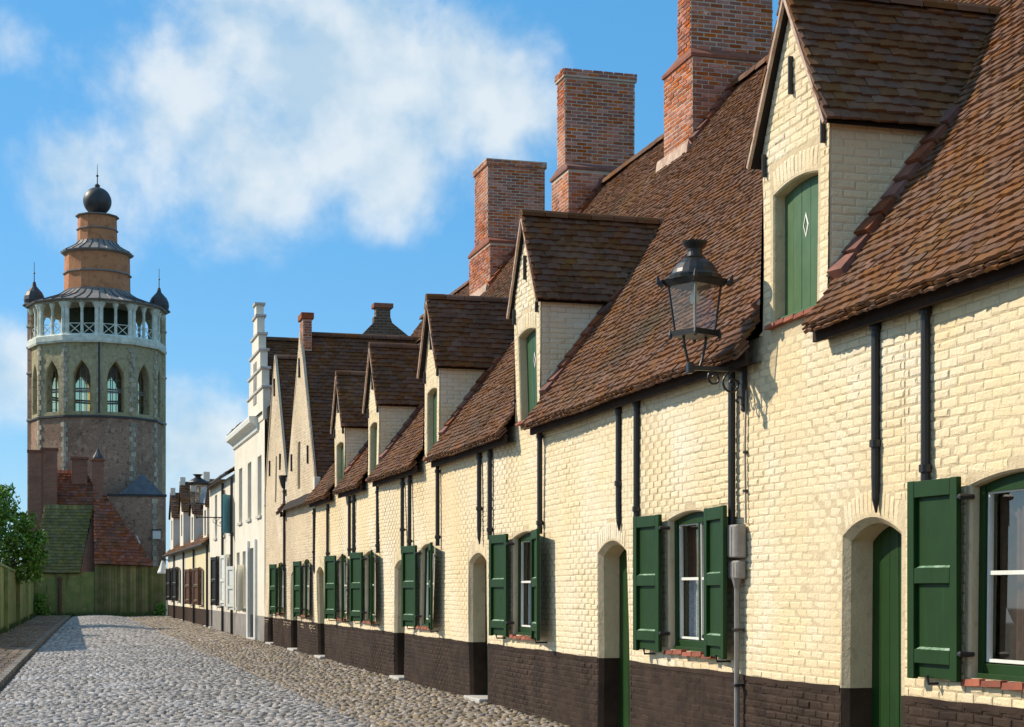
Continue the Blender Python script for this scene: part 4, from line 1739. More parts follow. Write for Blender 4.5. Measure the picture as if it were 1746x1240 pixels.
def gable_house(name, y0, y1, yc, eave, apex, label, door, win, slot, anchors, main=False, x_end=12.0, roof_apex=None):
    t = thing(name, (WX, (y0 + y1) / 2, 0), label, 'house')
    hw = max(yc - y0, y1 - yc)

    def vtop(u):
        h = yc - y0 if u < yc else y1 - yc
        return eave + (apex - eave) * max(0, 1 - abs(u - yc) / h)
    ops = [door_op(*door), window_op(*win), Opening(slot[0], slot[1], slot[2], slot[3], 0, .14, .01)]
    brick_front(t, y0, y1, eave, ops, vtop, (yc, hw, eave, apex), paint='dingy_cream')
    plank_door(t, ops[0], street_P, material='green_paint')
    cs = casement(t, ops[1], street_P)
    sill(cs, ops[1].u0 - .05, ops[1].u1 + .05, ops[1].v0 - .022)
    panel_shutter(t, ops[1].u1 + .02, 1, 1.0, 2.4, .62, 9)
    panel_shutter(t, ops[1].u0 - .02, -1, 1.0, 2.4, .62, 10)
    g = G()
    o = ops[2]
    g.poly(street_P(o.u0, o.v0, .139), street_P(o.u1, o.v0, .139), street_P(o.u1, o.v1, .139), street_P(o.u0, o.v1, .139))
    part('slot_shutter', g, 'brown_paint', t)
    for (yy, zz, hh) in anchors:
        g = G()
        x = WX + wob(yy, zz)
        g.bbox((x - .05, yy - .016, zz - hh / 2), (x + .0, yy + .016, zz + hh / 2), .004)
        part('wall_anchor', g, 'iron', t)
    # coping of the gable, a little proud of the wall
    for side, ye in ((-1, y0), (1, y1)):
        c = G()
        nrm = vec(0, side * (apex - eave), abs(yc - ye))
        nrm /= np.linalg.norm(nrm)
        a, b = vec(0, ye, eave), vec(0, yc, apex)
        pts = []
        for p in (a, b):
            for x in (WX - .018, WX + .05):
                for q in (-.02, .035):
                    pts.append(tuple(vec(x, 0, 0) + p + nrm * q))
        c.add(pts, [(0, 1, 5, 4), (2, 6, 7, 3), (0, 4, 6, 2), (1, 3, 7, 5), (0, 2, 3, 1), (4, 5, 7, 6)])
        part('coping', c, 'dingy_cream', t)
        kn = G()
        kn.bbox((WX - .03, ye - .10, eave - .32), (WX + .12, ye + .10, eave + .08), .01)
        part('kneeler', kn, 'white_wall', t)
    gable_roof_street(t, y0, y1, yc, eave - .12, (roof_apex or apex) - .1, x_end, front=WX + .04, main_z6=4.05 if main else None)
    g = G()
    for y in (y0 + .02, y1 - .02):
        g.poly((WX + .06, y, -.1), (x_end, y, -.1), (x_end, y, eave - .15), (WX + .06, y, eave - .15))
    g.poly((x_end, y0 + .02, -.1), (x_end, y1 - .02, -.1), (x_end, y1 - .02, eave - .1), (x_end, yc, apex - .2), (x_end, y0 + .02, eave - .1))
    part('side_wall', g, 'cream_paint', t)
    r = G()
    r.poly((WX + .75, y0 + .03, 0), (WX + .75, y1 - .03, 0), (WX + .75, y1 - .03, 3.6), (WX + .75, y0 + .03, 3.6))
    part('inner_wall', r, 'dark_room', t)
    return t


g1 = gable_house('gabled_almshouse', 38.88, 43.75, 41.25, 4.30, 8.20, 'steep cream gable with a small brick chimney at its peak',
                 (41.95, 43.0), (39.75, 40.65), (41.35, 41.72, 4.25, 5.45),
                 [(41.25, 7.3, .5), (39.9, 5.0, .45), (42.6, 5.0, .45)], main=True, x_end=9.6)
main_roof(g1, 38.88, 44.1, [], holes=[lambda x: (38.9, 43.8) if roof_z(x) < 8.0 else None])
g = G()
g.poly((6.4, 44.08, 2), (13.5, 44.08, 2), (13.5, 44.08, 4.2), (RIDGE_X, 44.08, roof_z(RIDGE_X)), (6.4, 44.08, roof_z(6.4)))
part('end_wall', g, 'cream_paint', g1)
# small chimney on the peak
c = G()
c.box((WX + .02, 40.95, 7.7), (WX + .24, 41.50, 8.62))
chm = part('chimney', c, 'mortar', g1)
pieces('brick', box_bricks(WX + .02, WX + .24, 40.95, 41.50, 7.72, 8.50), SHARP_BRICKS, 'red_brick', chm, 300, 'bricks')
c = G()
c.bbox((WX - .03, 40.90, 8.50), (WX + .29, 41.55, 8.66), .01)
part('chimney_cap', c, 'brown_brick_flat' if 'brown_brick_flat' in MATS else 'flashing_tile', chm)

g2 = gable_house('gable_house', 43.75, 48.55, 46.2, 4.50, 8.30, 'narrow pale brick gable between the white town house and the chimneyed gable',
                 (46.55, 47.6), (44.55, 45.40), (45.95, 46.30, 4.15, 5.45),
                 [(46.2, 7.4, .5), (44.9, 5.2, .45), (47.4, 5.2, .45)], main=False, x_end=11.0)
dp = downpipe(g2, 43.95, 2.2, 4.45)
h = G()
h.lathe((WX - .06, 43.95, 4.42), [(.05, 0), (.09, .1), (.13, .28), (.135, .34)], 8)
part('hopper', h, 'iron', dp)


# ------------------------------------------------------------------ plastered houses farther down the street
def simple_window(parent, o, P, frame_mat='white_paint', bars=3):
    d = o.depth
    f = G()

    def bx(g, a0, a1, z0, z1, d0, d1):
        t = G()
        t.box((d0, a0, z0), (d1, a1, z1))
        g.add([P(p[1], p[2], p[0]) for p in t.v], t.f)
    bx(f, o.u0, o.u0 + .07, o.v0, o.v1, d - .06, d)
    bx(f, o.u1 - .07, o.u1, o.v0, o.v1, d - .06, d)
    bx(f, o.u0 + .07, o.u1 - .07, o.v0, o.v0 + .07, d - .06, d)
    bx(f, o.u0 + .07, o.u1 - .07, o.v1 - .07, o.v1, d - .06, d)
    uc = (o.u0 + o.u1) / 2
    bx(f, uc - .03, uc + .03, o.v0 + .07, o.v1 - .07, d - .055, d)
    w = part('window', f, frame_mat, parent)
    for k in range(bars):
        z0 = o.v0 + .07 + (o.v1 - o.v0 - .14) * k / bars
        z1 = o.v0 + .07 + (o.v1 - o.v0 - .14) * (k + 1) / bars
        for a, b in ((o.u0 + .07, uc - .03), (uc + .03, o.u1 - .07)):
            g = G()
            g.poly(P(a, z0 + .02, d - .02), P(b, z0 + .02, d - .02), P(b, z1 - .02, d - .02), P(a, z1 - .02, d - .02))
            part('pane', g, 'window_glass', w)
        if k:
            m = G()
            bx(m, o.u0 + .07, o.u1 - .07, z0 - .02, z0 + .02, d - .05, d - .005)
            part('glazing_bar', m, frame_mat, w)
    s = G()
    s.bbox((WX - .06, o.u0 - .06, o.v0 - .09), (WX + .05, o.u1 + .06, o.v0 - .005), .005)
    part('sill', s, 'white_stone', w)
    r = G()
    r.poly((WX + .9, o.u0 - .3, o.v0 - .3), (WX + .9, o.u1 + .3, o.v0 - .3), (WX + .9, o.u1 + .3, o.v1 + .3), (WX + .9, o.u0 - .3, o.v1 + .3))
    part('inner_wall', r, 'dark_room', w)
    return w


def flat_P(y, z, d=0.0):
    return (WX + d, y, z)


def plaster_house(name, y0, y1, eave, label, wall_mat, plinth_mat, doors, wins, shutters, plinth=.9, roof=(35, 8.8), tile_mat='roof_tile'):
    t = thing(name, (WX, (y0 + y1) / 2, 0), label, 'house')
    gz = ground_z((y0 + y1) / 2)
    ops = [Opening(d[0], d[1], gz - .02, d[2], 0, .22, .01, floor=False) for d in doors]
    nd = len(ops)
    ops += [Opening(w[0], w[1], w[2], w[3], 0, .16, .01) for w in wins]
    up, lo = wall_sheet(flat_P, y0, y1, -.1, lambda u: eave, ops, plinth, 1.5, 1.2)
    part('wall', up, wall_mat, t)
    part('plinth', lo, plinth_mat, t)
    for o in ops[:nd]:
        plank_door(t, o, flat_P, material='green_paint' if wall_mat != 'white_wall' else 'black_paint', knob=False)
    for o in ops[nd:]:
        simple_window(t, o, flat_P)
    for s in shutters:
        panel_shutter(t, s[0], s[1], s[2], s[3], s[4], s[5], s[6], detail=False)
    return t


# white town house with cornice and stepped gable
w_ = plaster_house('town_house', 48.60, 57.0, 6.75, 'tall white town house with a cornice and a stepped gable', 'white_wall', 'grey_wall',
                   [(50.75, 52.4, 3.0)],
                   [(49.35, 50.35, 3.95, 5.75), (52.0, 53.0, 3.95, 5.75), (54.6, 55.6, 3.95, 5.75), (53.6, 54.5, 1.1, 2.95), (55.4, 56.3, 1.1, 2.95)],
                   [(53.58, -1, 1.0, 2.5, .6, 25, 'white_paint'), (56.32, 1, 1.0, 2.5, .5, 25, 'white_paint')])
for y in (50.6, 52.55):
    p = G()
    p.bbox((WX - .08, y - .16, 0), (WX + .02, y + .16, 3.25), .01)
    part('pilaster', p, 'white_paint', w_)
cor = G()
pr = [(0, 6.52), (-.06, 6.55), (-.08, 6.66), (-.20, 6.76), (-.28, 6.80), (-.30, 6.92), (-.30, 6.98), (.4, 7.02)]
for a, b in zip(pr[:-1], pr[1:]):
    cor.poly((WX + a[0], 50.0, a[1]), (WX + a[0], 57.05, a[1]), (WX + b[0], 57.05, b[1]), (WX + b[0], 50.0, b[1]))
for y in (50.0, 57.05):
    cor.poly(*[(WX + q[0], y, q[1]) for q in pr])
part('cornice', cor, 'white_paint', w_)
# stepped gable: slabs that narrow upwards, each with its coping
steps = [(48.75, 52.65, 6.76, 7.75), (49.05, 52.35, 7.75, 8.35), (49.45, 51.95, 8.35, 8.95), (49.85, 51.55, 8.95, 9.50), (50.22, 51.18, 9.50, 10.1), (50.45, 50.95, 10.1, 10.5)]
for (a, b, z0, z1) in steps:
    s = G()
    s.bbox((WX - .03, a, z0), (WX + .20, b, z1), .01)
    part('gable_step', s, 'white_wall', w_)
    s = G()
    s.bbox((WX - .08, a - .06, z1 - .05), (WX + .25, b + .06, z1 + .03), .01)
    part('step_coping', s, 'white_stone', w_)
s = G()
s.bbox((WX - .05, 50.35, 7.4), (WX + .02, 51.05, 8.7), .01)
part('blind_window', s, 'grey_wall', w_)
gable_roof_street(w_, 49.0, 52.4, 50.7, 7.2, 9.40, 9.7, 'roof_tile', front=WX + .3)
sd = G()
sd.poly((WX + .32, 48.95, 6.4), (9.6, 48.95, 6.4), (9.6, 48.95, 7.25), (WX + .32, 48.95, 7.25))
part('side_wall', sd, 'white_wall', w_)
# brown brick end gable and the roof behind it
gb = G()
gx = 9.57
prof = [(5.98 + .1, 6.4), (5.98 + .1, 7.1), (8.35, 8.95), (8.75, 9.2), (9.30, 9.78), (9.30, 9.95), (9.36, 9.95), (9.36, 10.25), (9.80, 10.25), (9.80, 9.95), (9.86, 9.78), (10.5, 9.30), (11.0, 8.85), (13.0, 7.1), (13.0, 0.0), (6.08, 0.0)]
for y in (48.62, 48.92):
    gb.poly(*[(x, y, z) for x, z in prof])
n = len(prof)
for k in range(n):
    a, b = prof[k], prof[(k + 1) % n]
    gb.poly((a[0], 48.62, a[1]), (b[0], 48.62, b[1]), (b[0], 48.92, b[1]), (a[0], 48.92, a[1]))
gb.uv = [(p[0] + p[1] * 0, p[2]) for p in gb.v]
eg = part('end_gable', gb, 'brown_brick', w_)
cp = G()
cp.bbox((9.28, 48.55, 10.22), (9.88, 48.99, 10.36), .01)
part('finial_cap', cp, 'flashing_tile', eg)
rf = G()
rf.poly((5.9, 48.9, 6.98), (5.9, 57.0, 6.98), (gx, 57.0, 9.7), (gx, 48.9, 9.7))
rf.poly((13.2, 48.9, 6.98), (13.2, 57.0, 6.98), (gx, 57.0, 9.7), (gx, 48.9, 9.7))
r_ = part('roof', rf, 'underlay', w_)
S2 = vec(gx - 5.75, 0, 9.70 - 6.98)
ln = np.linalg.norm(S2)
S2 = S2 / ln
N2 = (-S2[2], 0, S2[0])
T = tile_rows((5.75, 0, 6.99), (0, 1, 0), S2, N2, lambda s: [(52.5, 57.0)] if s < 2.6 else [(48.95, 57.0)], 0, ln, gauge=.14, w=.22, length=.22)
pieces('tile', T, TILES, 'roof_tile', r_, 300, 'tiles')
bk = G()
bk.poly((13.0, 48.7, 0), (13.0, 57, 0), (13.0, 57, 7.1), (13.0, 48.7, 7.1))
bk.poly((6.05, 56.98, 0), (13.0, 56.98, 0), (13.0, 56.98, 7.1), (gx, 56.98, 9.6), (6.05, 56.98, 7.0))
part('back_wall', bk, 'white_wall', w_)

# two-storey white house
f2 = plaster_house('town_house', 57.0, 66.5, 5.72, 'lower white two-storey house with a turquoise shutter, beyond the cornice', 'white_wall', 'grey_wall',
                   [(65.2, 66.0, 2.6)],
                   [(57.5, 58.4, 3.7, 5.35), (60.2, 61.1, 3.7, 5.35), (63.3, 64.2, 3.7, 5.35), (58.3, 59.4, 1.15, 2.95), (61.8, 62.9, 1.15, 2.95)],
                   [(57.48, -1, 3.65, 5.0, .5, 38, 'blue_paint'), (58.28, -1, 1.1, 2.95, .55, 12, 'white_paint'), (59.42, 1, 1.1, 2.95, .55, 14, 'white_paint'),
                    (61.78, -1, 1.1, 2.95, .6, 14, 'black_paint'), (62.92, 1, 1.1, 2.95, .6, 14, 'black_paint')])
# pale house pair with dormers
f1a = plaster_house('cottage', 66.5, 79.0, 3.55, 'low yellow house with red-brown shutters, down the street', 'yellow_wall', 'tar_paint',
                    [(67.2, 68.1, 2.2)], [(69.6, 70.9, 1.1, 2.6), (74.3, 75.6, 1.1, 2.6)],
                    [(69.58, -1, 1.05, 2.65, .65, 12, 'brown_paint'), (70.92, 1, 1.05, 2.65, .65, 14, 'brown_paint'),
                     (74.28, -1, 1.05, 2.65, .65, 12, 'brown_paint'), (75.62, 1, 1.05, 2.65, .65, 14, 'brown_paint')])
f1b = plaster_house('cottage', 79.0, 91.5, 3.55, 'last low white house with dark shutters, at the end of the street', 'white_wall', 'tar_paint',
                    [(79.6, 80.5, 2.3)], [(82.6, 83.9, 1.2, 2.8), (87.2, 88.5, 1.2, 2.8)],
                    [(82.58, -1, 1.15, 2.85, .7, 14, 'black_paint'), (83.92, 1, 1.15, 2.85, .7, 14, 'black_paint'),
                     (87.18, -1, 1.15, 2.85, .7, 14, 'black_paint'), (88.52, 1, 1.15, 2.85, .7, 14, 'black_paint')])


def side_roof(t, y0, y1, eave, ridge_x, ridge_z, wall_mat, gauge=.16):
    S = vec(ridge_x - (WX - .25), 0, ridge_z - eave)
    l = np.linalg.norm(S)
    S = S / l
    Nn = (-S[2], 0, S[0])
    bx = 2 * ridge_x - WX
    g = G()
    g.poly((WX - .22, y0, eave), (WX - .22, y1, eave), (ridge_x, y1, ridge_z - .02), (ridge_x, y0, ridge_z - .02))
    g.poly((bx + .22, y0, eave), (bx + .22, y1, eave), (ridge_x, y1, ridge_z - .02), (ridge_x, y0, ridge_z - .02))
    r = part('roof', g, 'underlay', t)
    T = tile_rows((WX - .25, 0, eave), (0, 1, 0), S, Nn, lambda s: [(y0, y1)], 0, l - .05, gauge=gauge, w=.25, length=.25)
    pieces('tile', T, TILES, 'roof_tile', r, 300, 'tiles')
    w = G()
    for y in (y0 + .015, y1 - .015):
        w.poly((WX + .06, y, -.1), (bx, y, -.1), (bx, y, eave - .02), (ridge_x, y, ridge_z - .06), (WX + .06, y, eave - .02))
    w.poly((bx, y0 + .015, -.1), (bx, y1 - .015, -.1), (bx, y1 - .015, eave), (bx, y0 + .015, eave))
    part('side_wall', w, wall_mat, t)
    gu = G()
    gu.tube([(WX - .27, y0, eave - .02), (WX - .27, y1, eave - .02)], .06, 8)
    part('gutter', gu, 'iron', r)
    return r


r_ = side_roof(f2, 57.0, 66.5, 5.75, 9.2, 7.9, 'white_wall')
c = G()
c.box((7.2, 57.2, 5.9), (7.9, 58.6, 7.6))
c.uv = [(p[0] + p[1], p[2]) for p in c.v]
part('chimney', c, 'brown_brick', r_)
c = G()
c.bbox((7.13, 57.13, 7.6), (7.97, 58.67, 7.75), .01)
part('chimney_cap', c, 'flashing_tile', r_)
side_roof(f1a, 66.5, 79.0, 3.55, 8.6, 6.3, 'yellow_wall')
side_roof(f1b, 79.0, 91.5, 3.55, 8.6, 6.3, 'white_wall')


def far_dormer(t, y0, y1, eave, apex, depth=2.6):
    yc = (y0 + y1) / 2
    op = Opening(yc - .4, yc + .4, eave - 1.25, eave - .2, 0, .12, .01)
    up, lo = wall_sheet(lambda y, z, d=0: (WX + .02 + d, y, z), y0, y1, 3.5, lambda u: eave + (apex - eave) * (1 - abs(u - yc) / ((y1 - y0) / 2)), [op], None, .6, .8, breaks=[yc])
    d = part('dormer', up, 'white_wall', t)
    s = G()
    s.poly((WX + .14, op.u0, op.v0), (WX + .14, op.u1, op.v0), (WX + .14, op.u1, op.v1), (WX + .14, op.u0, op.v1))
    part('shutter', s, 'black_paint', d)
    for y in (y0 + .01, y1 - .01):
        c = G()
        c.poly((WX + .03, y, 3.6), (WX + .03, y, eave), (WX + depth, y, eave))
        part('cheek', c, 'white_wall', d)
    for sd_, yy in ((-1, y0), (1, y1)):
        hw = (y1 - y0) / 2 + .1
        ez = apex - (apex - eave) / ((y1 - y0) / 2) * hw
        sl = math.hypot(hw, apex - ez)
        S = (0, -sd_ * hw / sl, (apex - ez) / sl)
        Nn = (0, sd_ * (apex - ez) / sl, hw / sl)
        g = G()
        g.poly((WX - .05, yc + sd_ * hw, ez), (WX + depth, yc + sd_ * hw, ez), (WX + depth + .6, yc, apex), (WX - .05, yc, apex))
        part('dormer_roof', g, 'underlay', d)
        T = tile_rows((0, yc + sd_ * hw, ez), (1, 0, 0), S, Nn, lambda s: [(WX - .08, WX + depth + .2)], 0, sl, gauge=.14, w=.24, length=.2)
        pieces('tile', T, TILES, 'roof_tile', d, 300, 'tiles')
    f = G()
    f.bbox((WX - .06, yc - .12, apex - .05), (WX + .2, yc + .12, apex + .35), .01)
    part('finial', f, 'white_wall', d)


for tt, y0, y1, e, a in ((f1a, 67.8, 69.6, 5.2, 6.25), (f1a, 74.4, 76.2, 5.2, 6.2), (f1b, 80.6, 82.8, 5.6, 6.9), (f1b, 87.6, 89.8, 5.6, 6.8)):
    far_dormer(tt, y0, y1, e, a)
for tt, ys in ((f1a, (66.7, 73.3)), (f1b, (79.2, 85.6)), (f2, (57.2, 60.4))):
    top = 3.5 if tt is not f2 else 5.6
    for y in ys:
        g = G()
        g.tube([(WX - .08, y, top), (WX - .08, y, .1)], .05, 8)
        part('downpipe', g, 'iron', tt)


# ------------------------------------------------------------------ lanterns
def lantern(y, z_arm, label, scale=1.0, arm=.50, wall_x=WX, rot=0.42):
    t = thing('wall_lantern', (wall_x, y, z_arm), label, 'lantern', 'street lanterns on wall brackets')
    k = scale
    cx = wall_x - arm
    zb = z_arm + .0

    # bracket: wall bar, arm, scrolls
    g = G()
    g.bbox((wall_x - .055, y - .022, zb - .32 * k), (wall_x - .005, y + .022, zb + .10 * k), .006)
    g.lathe((wall_x - .03, y, zb + .10 * k), [(.01, 0), (.035, .015), (.035, .035), (.01, .06)], 8)
    g.lathe((wall_x - .03, y, zb - .38 * k), [(.008, 0), (.03, .02), (.028, .05), (.01, .065)], 8)
    br = part('bracket', g, 'iron', t)
    a = G()
    a.bbox((cx - .05, y - .018, zb - .02), (wall_x - .05, y + .018, zb + .02), .005)
    a.bbox((cx - .075, y - .035, zb - .05), (cx - .02, y + .035, zb + .05), .008)
    part('arm', a, 'iron', br)

    def spiral(c, r0, r1, a0, a1, n=26):
        return [(c[0] + math.cos(a0 + (a1 - a0) * i / n) * (r0 + (r1 - r0) * i / n), y, c[1] + math.sin(a0 + (a1 - a0) * i / n) * (r0 + (r1 - r0) * i / n)) for i in range(n + 1)]
    for (c, r0, r1, a0, a1) in (((wall_x - .14, zb - .13 * k), .105 * k, .025, PI * .5, PI * 2.9),
                                ((wall_x - .31, zb - .085 * k), .075 * k, .02, PI * .4, PI * 2.8),
                                ((wall_x - .115, zb - .135 * k), .045 * k, .015, 0, PI * 1.6),
                                ((wall_x - .075, zb - .28 * k), .045 * k, .015, -PI * .2, PI * 1.5)):
        s = G()
        s.tube(spiral(c, r0, r1, a0, a1), .010, 6)
        part('scroll', s, 'iron', br)
    # legs carrying the lantern
    z1 = zb + .30 * k
    for dx in (-.11, .11):
        l = G()
        l.tube([(cx + dx * .45, y, zb + .02), (cx + dx * .62, y, zb + .07), (cx + dx * .9, y, zb + .2 * k), (cx + dx, y, z1 + .01)], .012, 6)
        part('leg', l, 'iron', t)

    def sq(half, z, rr=rot):
        return [(cx + half * math.sqrt(2) * math.cos(rr + PI / 4 + i * PI / 2), y + half * math.sqrt(2) * math.sin(rr + PI / 4 + i * PI / 2), z) for i in range(4)]

    def frustum(g, h0, z0, h1, z1_):
        g.add(sq(h0, z0) + sq(h1, z1_), [(3, 2, 1, 0), (4, 5, 6, 7), (0, 1, 5, 4), (1, 2, 6, 5), (2, 3, 7, 6), (3, 0, 4, 7)])
    hb, ht = .125 * k, .165 * k
    z2 = z1 + .44 * k
    b = G()
    frustum(b, hb + .03, z1 - .02, hb + .035, z1 + .03)
    for p in sq(hb + .03, z1):
        b.lathe((p[0], p[1], z1 - .045), [(.006, 0), (.018, .012), (.018, .04), (.006, .09)], 6)
    part('base_frame', b, 'iron', t)
    lo, hi = sq(hb, z1 + .03), sq(ht, z2)
    for i in range(4):
        c = G()
        c.tube([lo[i], hi[i]], .010, 6)
        part('corner_bar', c, 'iron' if i % 2 else 'grey_metal', t)
        j = (i + 1) % 4
        p = G()
        p.poly(lo[i], lo[j], hi[j], hi[i])
        part('pane', p, 'lantern_glass', t)
    tr = G()
    frustum(tr, ht + .02, z2 - .012, ht + .045, z2 + .05)
    part('top_frame', tr, 'iron', t)
    for i, p in enumerate(sq(ht + .055, z2 + .05)):
        o = G()
        q = Vector((p[0] - cx, p[1] - y, 0)).normalized()
        o.tube([(p[0] - q.x * .03, p[1] - q.y * .03, z2 + .0), (p[0] + q.x * .015, p[1] + q.y * .015, z2 + .03), (p[0] + q.x * .018, p[1] + q.y * .018, z2 + .07), (p[0] + q.x * .025, p[1] + q.y * .025, z2 + .085)], [.028, .022, .013, .006], 6)
        part('corner_ornament', o, 'iron', t)
    d = G()
    d.lathe((cx, y, z2 + .04), [(ht * 1.42, 0), (ht * 1.45, .035), (ht * 1.28, .055), (ht * 1.20, .09), (ht * 1.00, .14), (ht * .72, .180), (ht * .56, .192), (ht * .58, .205), (ht * .44, .215),
                                (ht * .40, .25), (ht * .42, .28), (ht * .66, .325), (ht * .70, .345), (ht * .30, .352)], 20)
    part('hood', d, 'iron', t, smooth=False)
    bu = G()
    bu.lathe((cx, y, z2 - .16 * k), [(.012, -.02), (.035, .0), (.045, .04), (.035, .09), (.02, .12), (.02, .17)], 12)
    part('bulb', bu, 'white_paint', t, smooth=True)
    return t


lantern(13.58, 3.64, 'black iron lantern on a scrolled bracket beside the largest dormer', 1.0, .50)
lantern(60.6, 4.35, 'small distant lantern on a bracket in front of the far white houses', 1.6, .95)

# electrical boxes under the near lantern
jb = thing('junction_box', (WX - .05, 13.66, 1.73), 'pair of grey electrical boxes with a conduit on the cream wall', 'electrical box')
for (z0, z1, y0, y1, d) in ((1.95, 2.25, 13.55, 13.86, .11), (1.76, 1.925, 13.56, 13.80, .095)):
    g = G()
    g.bbox((WX - d, y0, z0), (WX - .012, y1, z1), .012)
    b = part('box', g, 'grey_metal', jb)
    for k in range(4):
        r = G()
        yy = y0 + (y1 - y0) * (k + .5) / 4
        r.bbox((WX - d - .005, yy - .008, z0 + .02), (WX - d + .002, yy + .008, z1 - .02), .001)
        part('rib', r, 'grey_metal', b)
g = G()
g.lathe((WX - .06, 13.66, 1.68), [(.026, 0), (.035, .03), (.05, .085)], 10)
g.tube([(WX - .06, 13.66, 1.70), (WX - .06, 13.66, .03)], .024, 8)
part('conduit', g, 'grey_metal', jb)
g = G()
g.tube([(WX - .02, 13.55, 3.45), (WX - .02, 13.57, 2.9), (WX - .02, 13.55, 2.26)], .009, 6)
part('cable', g, 'grey_metal', jb)
for z in (2.9, 2.55, 1.3, .8):
    g = G()
    g.bbox((WX - .095 if z < 1.7 else WX - .035, 13.62 if z < 1.7 else 13.54, z - .012), (WX, 13.70 if z < 1.7 else 13.59, z + .012), .003)
    part('clip', g, 'iron', jb)

# small white lamp on the corner of the last house
lp = thing('wall_lamp', (WX - .3, 88.9, 2.9), 'small white lamp at the corner of the last house', 'lamp')
g = G()
g.lathe((WX - .35, 90.2, 2.6), [(.28, 0), (.30, .06), (.18, .35), (.10, .6), (.06, .7)], 12)
part('shade', g, 'white_paint', lp)
g = G()
g.tube([(WX + .02, 90.2, 3.32), (WX - .35, 90.2, 3.35), (WX - .35, 90.2, 3.25)], .03, 6)
part('arm', g, 'iron', lp)


# ------------------------------------------------------------------ church tower
def tower():
    TX, TY = 2.25, 105.0
    t = thing('church_tower', (TX, TY, 0), 'brick church tower with white gallery, orange drums and a dark ball on top', 'tower')
    t.location = (TX + .32, TY, -1.0)
    n = 12
    R = 4.0
    zs = (0.0, 13.15, 17.6, 18.15, 20.15)

    def vert(k, r=R):
        a = -PI / 2 + k * 2 * PI / n
        return (TX + r * math.cos(a), TY + r * math.sin(a))

    def face_P(k, r=R):
        a, b = Vector(vert(k, r)), Vector(vert(k + 1, r))
        l = (b - a).length
        ax = (b - a) / l
        nn = Vector((ax.y, -ax.x))

        def P(u, v, d=0.0):
            q = a + ax * u - nn * d
            return (q.x, q.y, v)
        return P, l
    up_all, lo_all = G(), G()
    up_all.uv, lo_all.uv = [], []
    for k in range(n):
        P, l = face_P(k)
        op = Opening(l / 2 - .50, l / 2 + .50, 13.45, 15.55, .95, .55, .06, pointed=True)
        u, _ = wall_sheet(P, 0, l, zs[1], lambda q: zs[2], [op], None, 1, 1.2)
        up_all.add(u.v, u.f)
        up_all.uv += [(a[0] + k * 3, a[1]) for a in u.uv]
        # leaded panes and tracery
        g = G()
        pts = op.outline(0)
        g.poly(*[P(p[0], p[1], .54) for p in pts])
        win = part('window', g, 'leaded_glass', t)
        tr = G()
        for z in (14.1, 14.72, 14.86, 15.4):
            th = .10 if 14.7 < z < 14.9 else .022
            q = G().box((.50, op.u0, z - th / 2), (.58, op.u1, z + th / 2))
            tr.add([P(p[1], p[2], p[0]) for p in q.v], q.f)
        for uu in (op.c - .17, op.c + .17):
            q = G().box((.49, uu - .013, op.v0), (.59, uu + .013, op.top(uu)))
            tr.add([P(p[1], p[2], p[0]) for p in q.v], q.f)
        part('tracery', tr, 'lead', win)
        P2, l2 = face_P(k, R + .02)
        u, _ = wall_sheet(P2, 0, l2, zs[0], lambda q: zs[1] - .05, [], None, 5, 5)
        lo_all.add(u.v, u.f)
        lo_all.uv += [(a[0] + k * 3, a[1]) for a in u.uv]
    part('upper_stage', up_all, 'tower_yellow_brick', t)
    part('lower_stage', lo_all, 'tower_brick', t)
    # inner floor and ceiling of the upper stage
    fl = G()
    fl.add([(vert(k, R - .05)[0], vert(k, R - .05)[1], zs[1] - .06) for k in range(n)], [tuple(range(n))])
    fl.add([(vert(k, R - .05)[0], vert(k, R - .05)[1], zs[2] - .01) for k in range(n)], [tuple(range(n))])
    part('floor', fl, 'dark_room', t)
    # string courses
    for z, e, h in ((zs[1] - .08, .12, .16), (7.4, .10, .14)):
        g = G()
        g.lathe((TX, TY, z), [(R + .0, 0), (R + e, .03), (R + e, h - .03), (R + .0, h)], n, -PI / 2)
        part('string_course', g, 'dark_lead', t)
    # stone quoins up the angles
    for k in range(-2, 3):
        Q = []
        z = 9.2 if k == -1 else (6.6 if k == 1 else 7.6)
        z = zs[1] - .1 if k == 0 else z
        i = 0
        while z < zs[2] - .2:
            v = vec(*vert(k, R + .035), 0)
            for sgn in (-1, 1):
                w = vec(*vert(k + sgn, R + .035), 0)
                d = (w - v) / np.linalg.norm(w - v)
                nn = vec(d[1], -d[0], 0) * (1 if sgn > 0 else -1)
                ln = (.24 if (i + (sgn > 0)) % 2 else .11) * (.6 if k == 0 else 1)
                hh = .30
                if not (zs[1] - .35 < z < zs[1] + .1):
                    Q.append(M4(d * ln, np.cross(vec(0, 0, 1), d) * .06, vec(0, 0, hh - .02), v + d * ln / 2 + vec(0, 0, z + hh / 2)))
            z += .30
            i += 1
        pieces('quoin', Q, BLOCK, 'quoin_stone', t, 300, 'quoins', min_px=7)
    # iron downpipe on the front angle
    v = vert(0, R + .07)
    g = G()
    g.tube([(v[0], v[1], zs[2]), (v[0], v[1], zs[1] + .2)], .06, 6)
    part('downpipe', g, 'iron', t)
    # gallery: white floor beam, posts, mid columns, cross rails
    g = G()
    g.lathe((TX, TY, zs[2] - .02), [(R - .2, 0), (R + .18, 0), (R + .22, .12), (R + .22, .42), (R + .14, .5), (R - .5, .5)], n, -PI / 2)
    part('gallery_beam', g, 'loggia_white', t)
    g0 = zs[2] + .46
    g1 = zs[4]
    g = G()
    g.lathe((TX, TY, g1 - .16), [(R - .2, 0), (R + .16, 0), (R + .16, .2), (R - .2, .2)], n, -PI / 2)
    part('top_beam', g, 'quoin_stone', t)
